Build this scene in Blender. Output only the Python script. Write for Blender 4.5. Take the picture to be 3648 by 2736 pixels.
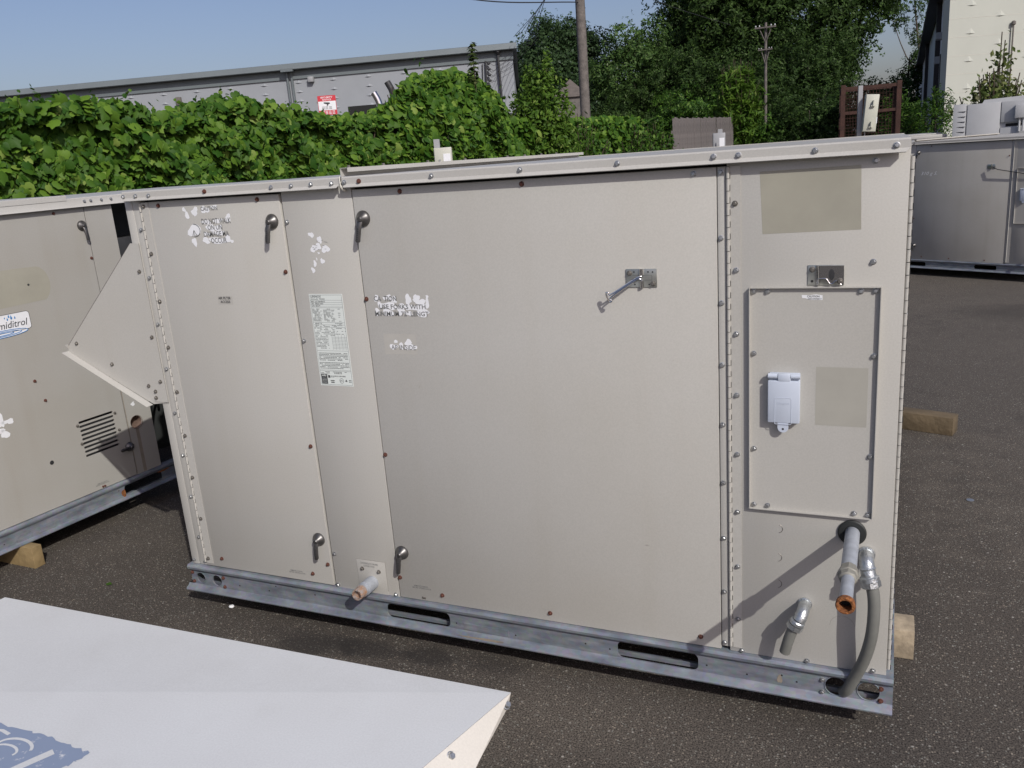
import bpy, bmesh, math, random
import numpy as np
from mathutils import Vector, Matrix
R_ = math.radians
sc = bpy.context.scene
for o in list(bpy.data.objects):
    bpy.data.objects.remove(o)
COL = sc.collection

# ------------------------------------------------------------------ camera
cam_d = bpy.data.cameras.new('camera')
cam = bpy.data.objects.new('camera', cam_d); COL.objects.link(cam)
Rt = ((0.915, 0.040, -0.402), (0.398, -0.271, 0.877), (-0.074, -0.962, -0.263))
CAMPOS = (2.1733, -1.9785, 1.4642)
rx = Vector([r[0] for r in Rt]).normalized()
fz = Vector([r[2] for r in Rt]); fz = (fz - rx * fz.dot(rx)).normalized()
up = rx.cross(fz) * 1.0
mw = Matrix((( rx.x, up.x, -fz.x, CAMPOS[0]), (rx.y, up.y, -fz.y, CAMPOS[1]), (rx.z, up.z, -fz.z, CAMPOS[2]), (0, 0, 0, 1)))
cam.matrix_world = mw
cam_d.sensor_width = 36.0
cam_d.lens = 36.0 * 3033.8 / 3648.0
cam_d.clip_start = 0.05; cam_d.clip_end = 2000
sc.camera = cam

# ------------------------------------------------------------------ light
SUN_TO = Vector((0.604, -0.529, 0.596)).normalized()
w = bpy.data.worlds.new('World'); sc.world = w; w.use_nodes = True
nt = w.node_tree; nt.nodes.clear()
wo = nt.nodes.new('ShaderNodeOutputWorld'); bg = nt.nodes.new('ShaderNodeBackground')
sky = nt.nodes.new('ShaderNodeTexSky'); sky.sky_type = 'NISHITA'; sky.sun_disc = False
sky.sun_elevation = math.asin(SUN_TO.z); sky.sun_rotation = math.atan2(SUN_TO.x, SUN_TO.y)
sky.air_density = 1.0; sky.dust_density = 2.4; sky.ozone_density = 2.6; sky.altitude = 0
bg.inputs['Strength'].default_value = 0.092
tn = nt.nodes.new('ShaderNodeMix'); tn.data_type = 'RGBA'; tn.blend_type = 'MULTIPLY'; tn.inputs['Factor'].default_value = 1.0
tn.inputs['B'].default_value = (1.07, 0.975, 1.06, 1)      # the hazy lilac cast of the whole sky
nt.links.new(sky.outputs[0], tn.inputs['A']); nt.links.new(tn.outputs['Result'], bg.inputs['Color']); nt.links.new(bg.outputs[0], wo.inputs['Surface'])
sun_d = bpy.data.lights.new('sun', 'SUN'); sun = bpy.data.objects.new('sun', sun_d); COL.objects.link(sun)
sun_d.energy = 3.2; sun_d.angle = R_(0.53); sun_d.color = (1.0, 0.975, 0.93)
sun.rotation_euler = SUN_TO.to_track_quat('Z', 'Y').to_euler()
sun.location = SUN_TO * 30
sc.view_settings.view_transform = 'Standard'; sc.view_settings.look = 'None'
sc.view_settings.exposure = 0.0; sc.view_settings.gamma = 1.0; sc.view_settings.use_curve_mapping = False

# ------------------------------------------------------------------ materials
def mat(name, col, rough=0.6, metal=0.0, var=0.0, scale=6.0, bump=0.0, bscale=40.0, col2=None, spec=0.5, detail=6.0, lo=0.35, hi=0.65):
    m = bpy.data.materials.new(name); m.use_nodes = True
    n = m.node_tree.nodes; l = m.node_tree.links; b = n['Principled BSDF']
    b.inputs['Roughness'].default_value = rough; b.inputs['Metallic'].default_value = metal
    b.inputs['Specular IOR Level'].default_value = spec
    c = (*col, 1); b.inputs['Base Color'].default_value = c
    if var or col2 or bump:
        tc = n.new('ShaderNodeTexCoord')
    if var or col2:
        nz = n.new('ShaderNodeTexNoise'); nz.inputs['Scale'].default_value = scale; nz.inputs['Detail'].default_value = detail
        nz.inputs['Roughness'].default_value = 0.62
        rp = n.new('ShaderNodeValToRGB')
        k = 1 - var
        rp.color_ramp.elements[0].position = lo; rp.color_ramp.elements[1].position = hi
        rp.color_ramp.elements[0].color = (*(col2 if col2 else [x * k for x in col]), 1); rp.color_ramp.elements[1].color = c
        l.new(tc.outputs['Object'], nz.inputs['Vector']); l.new(nz.outputs['Fac'], rp.inputs['Fac']); l.new(rp.outputs['Color'], b.inputs['Base Color'])
    if bump:
        nb = n.new('ShaderNodeTexNoise'); nb.inputs['Scale'].default_value = bscale; nb.inputs['Detail'].default_value = 3
        bp = n.new('ShaderNodeBump'); bp.inputs['Strength'].default_value = bump; bp.inputs['Distance'].default_value = 0.02
        l.new(tc.outputs['Object'], nb.inputs['Vector']); l.new(nb.outputs['Fac'], bp.inputs['Height']); l.new(bp.outputs['Normal'], b.inputs['Normal'])
    return m

def leafmat(name, a, b_, trans=0.28, rough=0.5, spec=0.2):
    m = bpy.data.materials.new(name); m.use_nodes = True
    n = m.node_tree.nodes; l = m.node_tree.links; p = n['Principled BSDF']; out = n['Material Output']
    g = n.new('ShaderNodeNewGeometry'); oi = n.new('ShaderNodeObjectInfo')
    ad = n.new('ShaderNodeMath'); ad.operation = 'ADD'; fr = n.new('ShaderNodeMath'); fr.operation = 'FRACT'
    l.new(g.outputs['Random Per Island'], ad.inputs[0]); l.new(oi.outputs['Random'], ad.inputs[1]); l.new(ad.outputs[0], fr.inputs[0])
    rp = n.new('ShaderNodeValToRGB'); e = rp.color_ramp.elements
    e[0].color = (*a, 1); e[1].color = (*b_, 1); e[1].position = .93
    pale = rp.color_ramp.elements.new(0.99); pale.color = (min(.3, b_[0] * 1.7), b_[1] * 1.3, b_[2] * 2.6, 1)
    mid = rp.color_ramp.elements.new(0.6); mid.color = (*[(x * .62 + y * .38) for x, y in zip(a, b_)], 1)
    l.new(fr.outputs[0], rp.inputs['Fac']); l.new(rp.outputs['Color'], p.inputs['Base Color'])
    p.inputs['Roughness'].default_value = rough; p.inputs['Specular IOR Level'].default_value = spec
    t = n.new('ShaderNodeBsdfTranslucent'); mx = n.new('ShaderNodeMixShader'); mx.inputs['Fac'].default_value = trans
    l.new(rp.outputs['Color'], t.inputs['Color']); l.new(p.outputs[0], mx.inputs[1]); l.new(t.outputs[0], mx.inputs[2]); l.new(mx.outputs[0], out.inputs['Surface'])
    return m

def paintmat(name, col, dirt, rough=0.5, dirt_amt=0.5, grime=0.0):
    """painted sheet metal: faint large blotches, fine mottling, rain streaks, slight waviness"""
    m = bpy.data.materials.new(name); m.use_nodes = True
    n = m.node_tree.nodes; l = m.node_tree.links; b = n['Principled BSDF']
    b.inputs['Roughness'].default_value = rough; b.inputs['Specular IOR Level'].default_value = 0.35
    tc = n.new('ShaderNodeTexCoord')
    def noise(scale, detail, vec=None):
        z = n.new('ShaderNodeTexNoise'); z.inputs['Scale'].default_value = scale; z.inputs['Detail'].default_value = detail
        l.new(vec if vec else tc.outputs['Object'], z.inputs['Vector']); return z
    mp = n.new('ShaderNodeMapping'); mp.inputs['Scale'].default_value = (14, 14, 0.9); l.new(tc.outputs['Object'], mp.inputs['Vector'])
    n1 = noise(2.2, 5); n2 = noise(1.0, 4, mp.outputs[0]); n3 = noise(260, 2)
    def ramp(src, lo, hi):
        r = n.new('ShaderNodeMapRange'); r.inputs['From Min'].default_value = lo; r.inputs['From Max'].default_value = hi; l.new(src.outputs['Fac'], r.inputs['Value']); return r
    r1 = ramp(n1, .38, .72); r2 = ramp(n2, .5, .78); r3 = ramp(n3, .3, .7)
    mul = n.new('ShaderNodeMath'); mul.operation = 'MULTIPLY'; l.new(r1.outputs[0], mul.inputs[0]); mul.inputs[1].default_value = dirt_amt
    mul2 = n.new('ShaderNodeMath'); mul2.operation = 'MULTIPLY_ADD'; l.new(r2.outputs[0], mul2.inputs[0]); mul2.inputs[1].default_value = dirt_amt * .45; l.new(mul.outputs[0], mul2.inputs[2])
    mx = n.new('ShaderNodeMix'); mx.data_type = 'RGBA'; l.new(mul2.outputs[0], mx.inputs['Factor'])
    mx.inputs['A'].default_value = (*col, 1); mx.inputs['B'].default_value = (*dirt, 1)
    hs = n.new('ShaderNodeHueSaturation'); l.new(mx.outputs['Result'], hs.inputs['Color'])
    vr = n.new('ShaderNodeMapRange'); vr.inputs['To Min'].default_value = .955; vr.inputs['To Max'].default_value = 1.04; l.new(r3.outputs[0], vr.inputs['Value']); l.new(vr.outputs[0], hs.inputs['Value'])
    l.new(hs.outputs['Color'], b.inputs['Base Color'])
    nb = noise(1.6, 2); nb2 = noise(420, 1)
    b1 = n.new('ShaderNodeBump'); b1.inputs['Strength'].default_value = .09; b1.inputs['Distance'].default_value = .02; l.new(nb.outputs['Fac'], b1.inputs['Height'])
    b2 = n.new('ShaderNodeBump'); b2.inputs['Strength'].default_value = .05; b2.inputs['Distance'].default_value = .001; l.new(nb2.outputs['Fac'], b2.inputs['Height']); l.new(b1.outputs['Normal'], b2.inputs['Normal'])
    l.new(b2.outputs['Normal'], b.inputs['Normal'])
    return m

M = {}
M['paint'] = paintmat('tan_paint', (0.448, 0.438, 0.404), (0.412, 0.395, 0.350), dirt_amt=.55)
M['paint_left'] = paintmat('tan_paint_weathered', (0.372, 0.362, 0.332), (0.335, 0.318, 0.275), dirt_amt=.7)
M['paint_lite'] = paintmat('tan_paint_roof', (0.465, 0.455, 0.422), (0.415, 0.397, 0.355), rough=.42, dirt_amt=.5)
M['paint_right'] = paintmat('grey_tan_paint', (0.435, 0.420, 0.385), (0.375, 0.355, 0.315), dirt_amt=.8)
M['hinge'] = mat('hinge_paint', (0.44, 0.425, 0.385), .5, 0, .12, 30)
M['fade'] = mat('faded_glue_patch', (0.350, 0.335, 0.270), .6, 0, .1, 9)
M['fade2'] = mat('pale_glue_patch', (0.385, 0.372, 0.322), .6, 0, .08, 9)
M['white_sheet'] = paintmat('white_sheet_paint', (0.64, 0.655, 0.655), (0.58, 0.588, 0.582), rough=.45, dirt_amt=.7)
M['cream_edge'] = paintmat('cream_edge_paint', (0.62, 0.59, 0.53), (0.52, 0.48, 0.41), rough=.5, dirt_amt=.7)
M['zinc'] = mat('zinc_screw', (0.56, 0.57, 0.57), .38, .85, .3, 300)
M['rust_screw'] = mat('rusty_screw', (0.14, 0.052, 0.035), .8, .1, .5, 400)
M['dull_screw'] = mat('dull_screw', (0.28, 0.26, 0.23), .5, .7, .4, 300)
def galv():
    m = mat('galvanised_steel', (0.37, 0.40, 0.435), .5, .3, .0, 5, 0)
    n = m.node_tree.nodes; l = m.node_tree.links; b = n['Principled BSDF']
    tc = n.new('ShaderNodeTexCoord')
    mp = n.new('ShaderNodeMapping'); mp.inputs['Scale'].default_value = (3.0, 3.0, 14.0); l.new(tc.outputs['Object'], mp.inputs['Vector'])
    a = n.new('ShaderNodeTexNoise'); a.inputs['Scale'].default_value = 3.5; a.inputs['Detail'].default_value = 7; l.new(mp.outputs[0], a.inputs['Vector'])
    v = n.new('ShaderNodeTexVoronoi'); v.inputs['Scale'].default_value = 90; l.new(tc.outputs['Object'], v.inputs['Vector'])
    r = n.new('ShaderNodeValToRGB'); r.color_ramp.elements[0].position = .3; r.color_ramp.elements[0].color = (.145, .165, .195, 1); r.color_ramp.elements[1].position = .72; r.color_ramp.elements[1].color = (.31, .335, .37, 1)
    l.new(a.outputs['Fac'], r.inputs['Fac'])
    mx = n.new('ShaderNodeMix'); mx.data_type = 'RGBA'; mx.blend_type = 'MULTIPLY'; mx.inputs['Factor'].default_value = .16
    l.new(r.outputs['Color'], mx.inputs['A']); l.new(v.outputs['Color'], mx.inputs['B'])
    # rust bloom in a few places
    c = n.new('ShaderNodeTexNoise'); c.inputs['Scale'].default_value = 4.2; c.inputs['Detail'].default_value = 8; c.inputs['Roughness'].default_value = .7; l.new(tc.outputs['Object'], c.inputs['Vector'])
    rr = n.new('ShaderNodeMapRange'); rr.inputs['From Min'].default_value = .66; rr.inputs['From Max'].default_value = .8; rr.inputs['To Max'].default_value = .6; l.new(c.outputs['Fac'], rr.inputs['Value'])
    m2 = n.new('ShaderNodeMix'); m2.data_type = 'RGBA'; l.new(rr.outputs[0], m2.inputs['Factor']); l.new(mx.outputs['Result'], m2.inputs['A']); m2.inputs['B'].default_value = (.17, .115, .085, 1)
    l.new(m2.outputs['Result'], b.inputs['Base Color'])
    return m
M['galv'] = galv()
M['galv_pipe'] = mat('galvanised_pipe', (0.43, 0.46, 0.50), .5, .3, .2, 40)
M['bright_metal'] = mat('cast_zinc_fitting', (0.62, 0.65, 0.66), .32, .85, .25, 90, .15, 200)
M['chrome'] = mat('chrome', (0.75, 0.75, 0.74), .14, 1.0)
M['stainless'] = mat('stainless_plate', (0.50, 0.51, 0.47), .33, .8, .2, 60)
M['pewter'] = mat('dark_pewter_handle', (0.15, 0.145, 0.14), .38, .75, .25, 60)
M['rubber'] = mat('black_rubber', (0.018, 0.02, 0.019), .6)
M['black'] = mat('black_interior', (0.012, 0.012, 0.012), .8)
M['darkgrey'] = mat('dark_metal', (0.05, 0.05, 0.052), .55, .3, .3, 20)
M['conduit'] = mat('grey_conduit', (0.17, 0.172, 0.155), .55, 0, .12, 30)
M['union'] = mat('dull_union_fitting', (0.285, 0.275, 0.235), .6, .2, .2, 40)
M['rust'] = mat('orange_rust', (0.31, 0.115, 0.03), .85, 0, .45, 130, .4, 150, col2=(.13, .045, .018))
M['rust_pipe'] = mat('rusty_pipe_thread', (0.36, 0.19, 0.10), .8, .1, .5, 90, .4, 200, col2=(.30, .29, .28))
M['pvc'] = mat('pale_blue_grey_plastic', (0.52, 0.57, 0.65), .45, 0, .04, 20)
M['sticker'] = mat('white_sticker', (0.78, 0.79, 0.80), .5, 0, .06, 60)
M['ink'] = mat('grey_ink', (0.165, 0.168, 0.165), .6)
M['black_ink'] = mat('black_ink', (0.035, 0.037, 0.04), .6)
M['plate'] = mat('rating_plate', (0.66, 0.70, 0.66), .4)
M['blue_ink'] = mat('blue_print', (0.04, 0.20, 0.46), .5)
M['worn_blue'] = mat('worn_blue_print', (0.235, 0.29, 0.40), .6, 0, .1, 55, col2=(.62, .63, .65), lo=.30, hi=.40, detail=9)
M['caulk'] = mat('caulk', (0.62, 0.60, 0.53), .6)
M['wood'] = mat('treated_timber', (0.30, 0.215, 0.10), .75, 0, .35, 5, .3, 30)
M['residue'] = mat('sticker_residue', (0.432, 0.418, 0.378), .6, 0, .05, 30)
M['gap'] = mat('dark_joint_and_edge_shade', (0.09, 0.08, 0.072), .8)  # hood seams, and the shade strip painted along the hood's top edge
M['run'] = mat('brown_rain_run', (0.285, 0.245, 0.195), .7, 0, .2, 30)
M['scuff'] = mat('faint_scuff', (0.36, 0.335, 0.29), .6)
M['wood_dark'] = mat('weathered_timber', (0.125, 0.092, 0.052), .8, 0, .4, 6, .3, 30)
M['wood_pale'] = mat('pale_timber', (0.38, 0.31, 0.215), .75, 0, .4, 22, .3, 30)
M['wood_grey'] = mat('grey_fence_wood', (0.20, 0.178, 0.168), .85, 0, .4, 8, .3, 20)
M['pole'] = mat('utility_pole_wood', (0.165, 0.145, 0.13), .85, 0, .4, 9, .4, 25)
M['block'] = mat('grey_painted_block', (0.305, 0.322, 0.340), .8, 0, .06, 1.5)
M['block_cream'] = mat('cream_painted_block', (0.475, 0.485, 0.425), .8, 0, .05, 1.5)
M['fascia'] = mat('grey_green_fascia', (0.175, 0.20, 0.205), .55, .2, .08, 1)
M['panel_grey'] = mat('pale_grey_wall', (0.72, 0.725, 0.71), .6, 0, .06, 1)
M['unit_grey'] = mat('pale_grey_unit_paint', (0.47, 0.475, 0.475), .5, 0, .08, 5)
M['brown_trim'] = mat('dark_brown_trim', (0.022, 0.017, 0.018), .6)
M['grey_metal'] = mat('grey_metal_paint', (0.33, 0.335, 0.34), .5, 0, .1, 5)
M['box_cream'] = mat('cream_box_paint', (0.50, 0.50, 0.42), .5, 0, .08, 8)
M['rust_cage'] = mat('rusty_cage', (0.075, 0.034, 0.024), .85, .1, .45, 12)
M['red'] = mat('sign_red', (0.55, 0.035, 0.05), .5)
M['bark'] = mat('bark', (0.10, 0.082, 0.065), .9, 0, .4, 14, .5, 20)
M['stem'] = mat('vine_stem', (0.075, 0.055, 0.035), .9, 0, .4, 30)
M['shingle'] = mat('brown_shingle', (0.135, 0.115, 0.10), .9, 0, .3, 8)
M['stone'] = mat('tan_wall', (0.165, 0.15, 0.135), .9, 0, .3, 6)
M['brown_pipe'] = mat('brown_stained_pipe', (0.20, 0.135, 0.105), .7, .1, .4, 40)
M['wire'] = mat('black_wire', (0.03, 0.03, 0.032), .6)
M['core_shade'] = mat('hedge_core_shade', (0.030, 0.042, 0.014), .95, 0, .6, 26, .5, 30)  # dark green painted as the shade within the hedge
M['shoot_leaf'] = leafmat('bright_shoot_leaf', (0.055, 0.12, 0.015), (0.14, 0.24, 0.03), .34, .55, .2)
M['vine_leaf'] = leafmat('vine_leaf', (0.030, 0.092, 0.010), (0.142, 0.255, 0.028), .35, .55, .22)
M['tree_leaf'] = leafmat('tree_leaf', (0.020, 0.042, 0.010), (0.062, 0.112, 0.024), .24, .6, .15)
M['tree_leaf2'] = leafmat('pale_tree_leaf', (0.035, 0.078, 0.018), (0.105, 0.175, 0.044), .28, .6, .15)
M['bush_leaf'] = leafmat('bush_leaf', (0.026, 0.072, 0.010), (0.095, 0.19, 0.022), .3, .55, .22)
M['grey_leaf'] = leafmat('grey_green_leaf', (0.030, 0.060, 0.022), (0.070, 0.120, 0.045), .24, .6, .15)
M['dark_leaf'] = leafmat('dark_stalk_leaf', (0.03, 0.05, 0.014), (0.075, 0.10, 0.025), .2)
M['weed_leaf'] = leafmat('weed_leaf', (0.08, 0.12, 0.03), (0.20, 0.22, 0.07), .3)

def asphalt():
    m = bpy.data.materials.new('asphalt'); m.use_nodes = True
    n = m.node_tree.nodes; l = m.node_tree.links; b = n['Principled BSDF']; b.inputs['Roughness'].default_value = .88; b.inputs['Specular IOR Level'].default_value = .3
    tc = n.new('ShaderNodeTexCoord'); P = tc.outputs['Object']
    def noise(s, d, r=.55):
        z = n.new('ShaderNodeTexNoise'); z.inputs['Scale'].default_value = s; z.inputs['Detail'].default_value = d; z.inputs['Roughness'].default_value = r; l.new(P, z.inputs['Vector']); return z.outputs['Fac']
    def rng(src, a, b_, c=0., d=1.):
        r = n.new('ShaderNodeMapRange'); r.inputs['From Min'].default_value = a; r.inputs['From Max'].default_value = b_; r.inputs['To Min'].default_value = c; r.inputs['To Max'].default_value = d; l.new(src, r.inputs['Value']); return r.outputs[0]
    def mix(f, A, B_, mode='MIX'):
        x = n.new('ShaderNodeMix'); x.data_type = 'RGBA'; x.blend_type = mode
        for k, v in (('Factor', f), ('A', A), ('B', B_)):
            if isinstance(v, (tuple, list)): x.inputs[k].default_value = (*v, 1)
            elif isinstance(v, float): x.inputs[k].default_value = v
            else: l.new(v, x.inputs[k])
        return x.outputs['Result']
    def blot(c, sx, sy, s):
        mp = n.new('ShaderNodeMapping'); mp.vector_type = 'POINT'; mp.inputs['Location'].default_value = (-c[0] / sx, -c[1] / sy, 0); mp.inputs['Scale'].default_value = (1 / sx, 1 / sy, 1); l.new(P, mp.inputs['Vector'])
        nz = n.new('ShaderNodeTexNoise'); nz.inputs['Scale'].default_value = 7; nz.inputs['Detail'].default_value = 5; l.new(P, nz.inputs['Vector'])
        vm = n.new('ShaderNodeVectorMath'); vm.operation = 'LENGTH'; l.new(mp.outputs[0], vm.inputs[0])
        ad = n.new('ShaderNodeMath'); ad.operation = 'MULTIPLY_ADD'; l.new(nz.outputs['Fac'], ad.inputs[0]); ad.inputs[1].default_value = 1.6; l.new(vm.outputs['Value'], ad.inputs[2])
        return rng(ad.outputs[0], 1.95, 1.35, 0., s)
    base = mix(rng(noise(.55, 6, .6), .35, .68), (0.088, 0.077, 0.066), (0.124, 0.106, 0.087))
    # dusty dry patches, mostly further away on the right
    base = mix(rng(noise(1.1, 7, .66), .54, .75, 0., .55), base, (0.185, 0.160, 0.130))
    for c, sx, sy, s in (((3.3, 3.6), 1.7, 2.6, .5), ((3.2, 6.5), 2.2, 1.6, .45), ((2.9, 1.4), .5, .7, .3), ((1.6, -.15), .5, .22, .35)):
        base = mix(blot(c, sx, sy, s), base, (0.190, 0.165, 0.135))
    # binder between the stones, pale and mid stones
    fine = mix(rng(noise(230, 2, .8), .40, .58), (0.022, 0.019, 0.017), base)
    vo = n.new('ShaderNodeTexVoronoi'); vo.inputs['Scale'].default_value = 175; l.new(P, vo.inputs['Vector'])
    sp = n.new('ShaderNodeSeparateColor'); l.new(vo.outputs['Color'], sp.inputs[0])
    mm = n.new('ShaderNodeMath'); mm.operation = 'MULTIPLY'; l.new(rng(sp.outputs[0], .72, .98), mm.inputs[0]); l.new(rng(vo.outputs['Distance'], .55, .25), mm.inputs[1])
    tint = mix(sp.outputs[2], (0.30, 0.255, 0.20), (0.25, 0.255, 0.225))
    c1 = mix(mm.outputs[0], fine, tint)
    v2 = n.new('ShaderNodeTexVoronoi'); v2.inputs['Scale'].default_value = 70; l.new(P, v2.inputs['Vector'])
    s2 = n.new('ShaderNodeSeparateColor'); l.new(v2.outputs['Color'], s2.inputs[0])
    m3 = n.new('ShaderNodeMath'); m3.operation = 'MULTIPLY'; l.new(rng(s2.outputs[1], .93, .99), m3.inputs[0]); l.new(rng(v2.outputs['Distance'], .30, .14), m3.inputs[1])
    o = mix(m3.outputs[0], c1, (0.36, 0.34, 0.30))
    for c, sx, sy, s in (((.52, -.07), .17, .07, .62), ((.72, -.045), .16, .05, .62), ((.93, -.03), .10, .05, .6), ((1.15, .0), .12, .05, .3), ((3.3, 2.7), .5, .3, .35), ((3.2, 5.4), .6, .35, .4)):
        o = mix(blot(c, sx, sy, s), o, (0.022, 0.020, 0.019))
    l.new(o, b.inputs['Base Color'])
    bp = n.new('ShaderNodeBump'); bp.inputs['Strength'].default_value = .55; bp.inputs['Distance'].default_value = .004; l.new(noise(150, 3, .6), bp.inputs['Height']); l.new(bp.outputs['Normal'], b.inputs['Normal'])
    return m
M['asphalt'] = asphalt()

# ------------------------------------------------------------------ helpers
def smooth(me, ang=35):
    me.polygons.foreach_set('use_smooth', [True] * len(me.polygons))
    me.set_sharp_from_angle(angle=R_(ang))
def link(o, parent=None):
    COL.objects.link(o)
    if parent is not None: o.parent = parent
    return o
def mesh_of(name, bm, m, sm=True):
    bmesh.ops.recalc_face_normals(bm, faces=bm.faces)
    me = bpy.data.meshes.new(name); bm.to_mesh(me); bm.free()
    if m: me.materials.append(m)
    if sm: smooth(me)
    return me
def obj(name, bm, m, parent=None, sm=True):
    me = bm if isinstance(bm, bpy.types.Mesh) else mesh_of(name, bm, m, sm)
    return link(bpy.data.objects.new(name, me), parent)
def tag(o, label, cat, group=None):
    o['label'] = label; o['category'] = cat
    if group: o['group'] = group
    return o
def thing(name, label, cat, loc=(0, 0, 0), rz=0.0, group=None, scale=1.0):
    o = bpy.data.objects.new(name, None); COL.objects.link(o); o.location = loc; o.rotation_euler = (0, 0, rz); o.scale = (scale,) * 3
    o.empty_display_size = .1
    return tag(o, label, cat, group)
def struct(o):
    o['kind'] = 'structure'; return o
def stuff(o):
    o['kind'] = 'stuff'; return o
def B(): return bmesh.new()
def box(bm, x0, x1, y0, y1, z0, z1, bev=0.0):
    t = bmesh.new(); r = bmesh.ops.create_cube(t, size=1.0)
    for v in t.verts: v.co = ((x0 + x1) / 2 + v.co.x * (x1 - x0), (y0 + y1) / 2 + v.co.y * (y1 - y0), (z0 + z1) / 2 + v.co.z * (z1 - z0))
    if bev: bmesh.ops.bevel(t, geom=list(t.edges), offset=bev, segments=2, affect='EDGES', profile=.5)
    me = bpy.data.meshes.new('t'); t.to_mesh(me); t.free(); bm.from_mesh(me); bpy.data.meshes.remove(me)
    return bm
def frame_of(d):
    d = Vector(d).normalized(); a = Vector((0, 0, 1)) if abs(d.z) < .9 else Vector((1, 0, 0))
    u = d.cross(a).normalized(); return u, d.cross(u)
def tube(bm, pts, rs, seg=12, cap=True):
    pts = [Vector(p) for p in pts]
    if not isinstance(rs, (list, tuple)): rs = [rs] * len(pts)
    rings = []; u = None
    for i, p in enumerate(pts):
        d = (pts[min(i + 1, len(pts) - 1)] - pts[max(i - 1, 0)])
        if d.length < 1e-9: d = pts[1] - pts[0]
        d.normalize()
        if u is None: u, v = frame_of(d)
        else:
            u = (u - d * u.dot(d)).normalized(); v = d.cross(u)
        rings.append([bm.verts.new(p + (u * math.cos(2 * math.pi * k / seg) + v * math.sin(2 * math.pi * k / seg)) * rs[i]) for k in range(seg)])
    for a, b in zip(rings, rings[1:]):
        for k in range(seg): bm.faces.new((a[k], a[(k + 1) % seg], b[(k + 1) % seg], b[k]))
    if cap:
        bm.faces.new(rings[0][::-1]); bm.faces.new(rings[-1])
    return bm
def lathe(bm, base, axis, prof, seg=24, cap0=True, cap1=True):
    """prof: list of (distance along axis, radius)"""
    base = Vector(base); axis = Vector(axis).normalized(); u, v = frame_of(axis); rings = []
    for t, r in prof:
        rings.append([bm.verts.new(base + axis * t + (u * math.cos(2 * math.pi * k / seg) + v * math.sin(2 * math.pi * k / seg)) * max(r, 1e-5)) for k in range(seg)])
    for a, b in zip(rings, rings[1:]):
        for k in range(seg): bm.faces.new((a[k], a[(k + 1) % seg], b[(k + 1) % seg], b[k]))
    if cap0: bm.faces.new(rings[0][::-1])
    if cap1: bm.faces.new(rings[-1])
    return bm
def spline(pts, n=8):
    P = [Vector(p) for p in pts]; P = [P[0] * 2 - P[1]] + P + [P[-1] * 2 - P[-2]]; out = []
    for i in range(1, len(P) - 2):
        for k in range(n):
            t = k / n; a, b, c, d = P[i - 1:i + 3]
            out.append(.5 * ((2 * b) + (c - a) * t + (2 * a - 5 * b + 4 * c - d) * t * t + (3 * b - a - 3 * c + d) * t ** 3))
    out.append(P[-2]); return out
def prism(bm, poly, y0, y1):
    """polygon in (x,z) extruded from y0 to y1"""
    a = [bm.verts.new((x, y0, z)) for x, z in poly]; b = [bm.verts.new((x, y1, z)) for x, z in poly]; k = len(poly)
    bm.faces.new(a); bm.faces.new(b[::-1])
    for i in range(k): bm.faces.new((a[i], b[i], b[(i + 1) % k], a[(i + 1) % k]))
    return bm
def profile_x(bm, prof, x0, x1, inset=None):
    """open profile (y,z) swept along x, end inset per point"""
    ins = inset or [0] * len(prof)
    a = [bm.verts.new((x0 + i, y, z)) for (y, z), i in zip(prof, ins)]; b = [bm.verts.new((x1 - i, y, z)) for (y, z), i in zip(prof, ins)]
    for i in range(len(prof) - 1): bm.faces.new((a[i], b[i], b[i + 1], a[i + 1]))
    return bm
def thick_profile_x(bm, prof, x0, x1, t, inset=None):
    """closed thin sheet following profile"""
    n_ = len(prof); off = []
    for i in range(n_):
        p = Vector(prof[min(i + 1, n_ - 1)]) - Vector(prof[max(i - 1, 0)]); p.normalize(); off.append((prof[i][0] - p.y * t, prof[i][1] + p.x * t))
    ins = inset or [0] * n_; loop = list(zip(prof, ins)) + list(zip(off[::-1], ins[::-1]))
    a = [bm.verts.new((x0 + i, q[0], q[1])) for q, i in loop]; b = [bm.verts.new((x1 - i, q[0], q[1])) for q, i in loop]; k = len(loop)
    for i in range(k): bm.faces.new((a[i], b[i], b[(i + 1) % k], a[(i + 1) % k]))
    for i in range(n_ - 1):
        for e in (a, b): bm.faces.new((e[i], e[i + 1], e[k - 2 - i], e[k - 1 - i]))
    return bm
def add_mesh(bm, me):
    bm.from_mesh(me); return bm
def curve_mesh(cu):
    o = bpy.data.objects.new('t', cu); me = bpy.data.meshes.new_from_object(o)
    bpy.data.objects.remove(o); bpy.data.curves.remove(cu); return me
def plate(bm, outer, holes, y0, y1):
    """flat plate in the xz plane with holes"""
    cu = bpy.data.curves.new('t', 'CURVE'); cu.dimensions = '2D'; cu.fill_mode = 'BOTH'; cu.extrude = abs(y1 - y0) / 2
    for L in [outer] + holes:
        s = cu.splines.new('POLY'); s.points.add(len(L) - 1); s.use_cyclic_u = True
        for p, q in zip(s.points, L): p.co = (q[0], q[1], 0, 1)
    me = curve_mesh(cu); ym = (y0 + y1) / 2
    for v in me.vertices: v.co = (v.co.x, ym - v.co.z, v.co.y)
    me.materials.clear(); bm.from_mesh(me); bpy.data.meshes.remove(me); return bm
def rect(x0, x1, z0, z1): return [(x0, z0), (x1, z0), (x1, z1), (x0, z1)]
def rrect(x0, x1, z0, z1, r, n_=5):
    out = []
    for cx, cz, a0 in ((x1 - r, z0 + r, -90), (x1 - r, z1 - r, 0), (x0 + r, z1 - r, 90), (x0 + r, z0 + r, 180)):
        for k in range(n_ + 1):
            a = R_(a0 + 90 * k / n_); out.append((cx + r * math.cos(a), cz + r * math.sin(a)))
    return out
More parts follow.
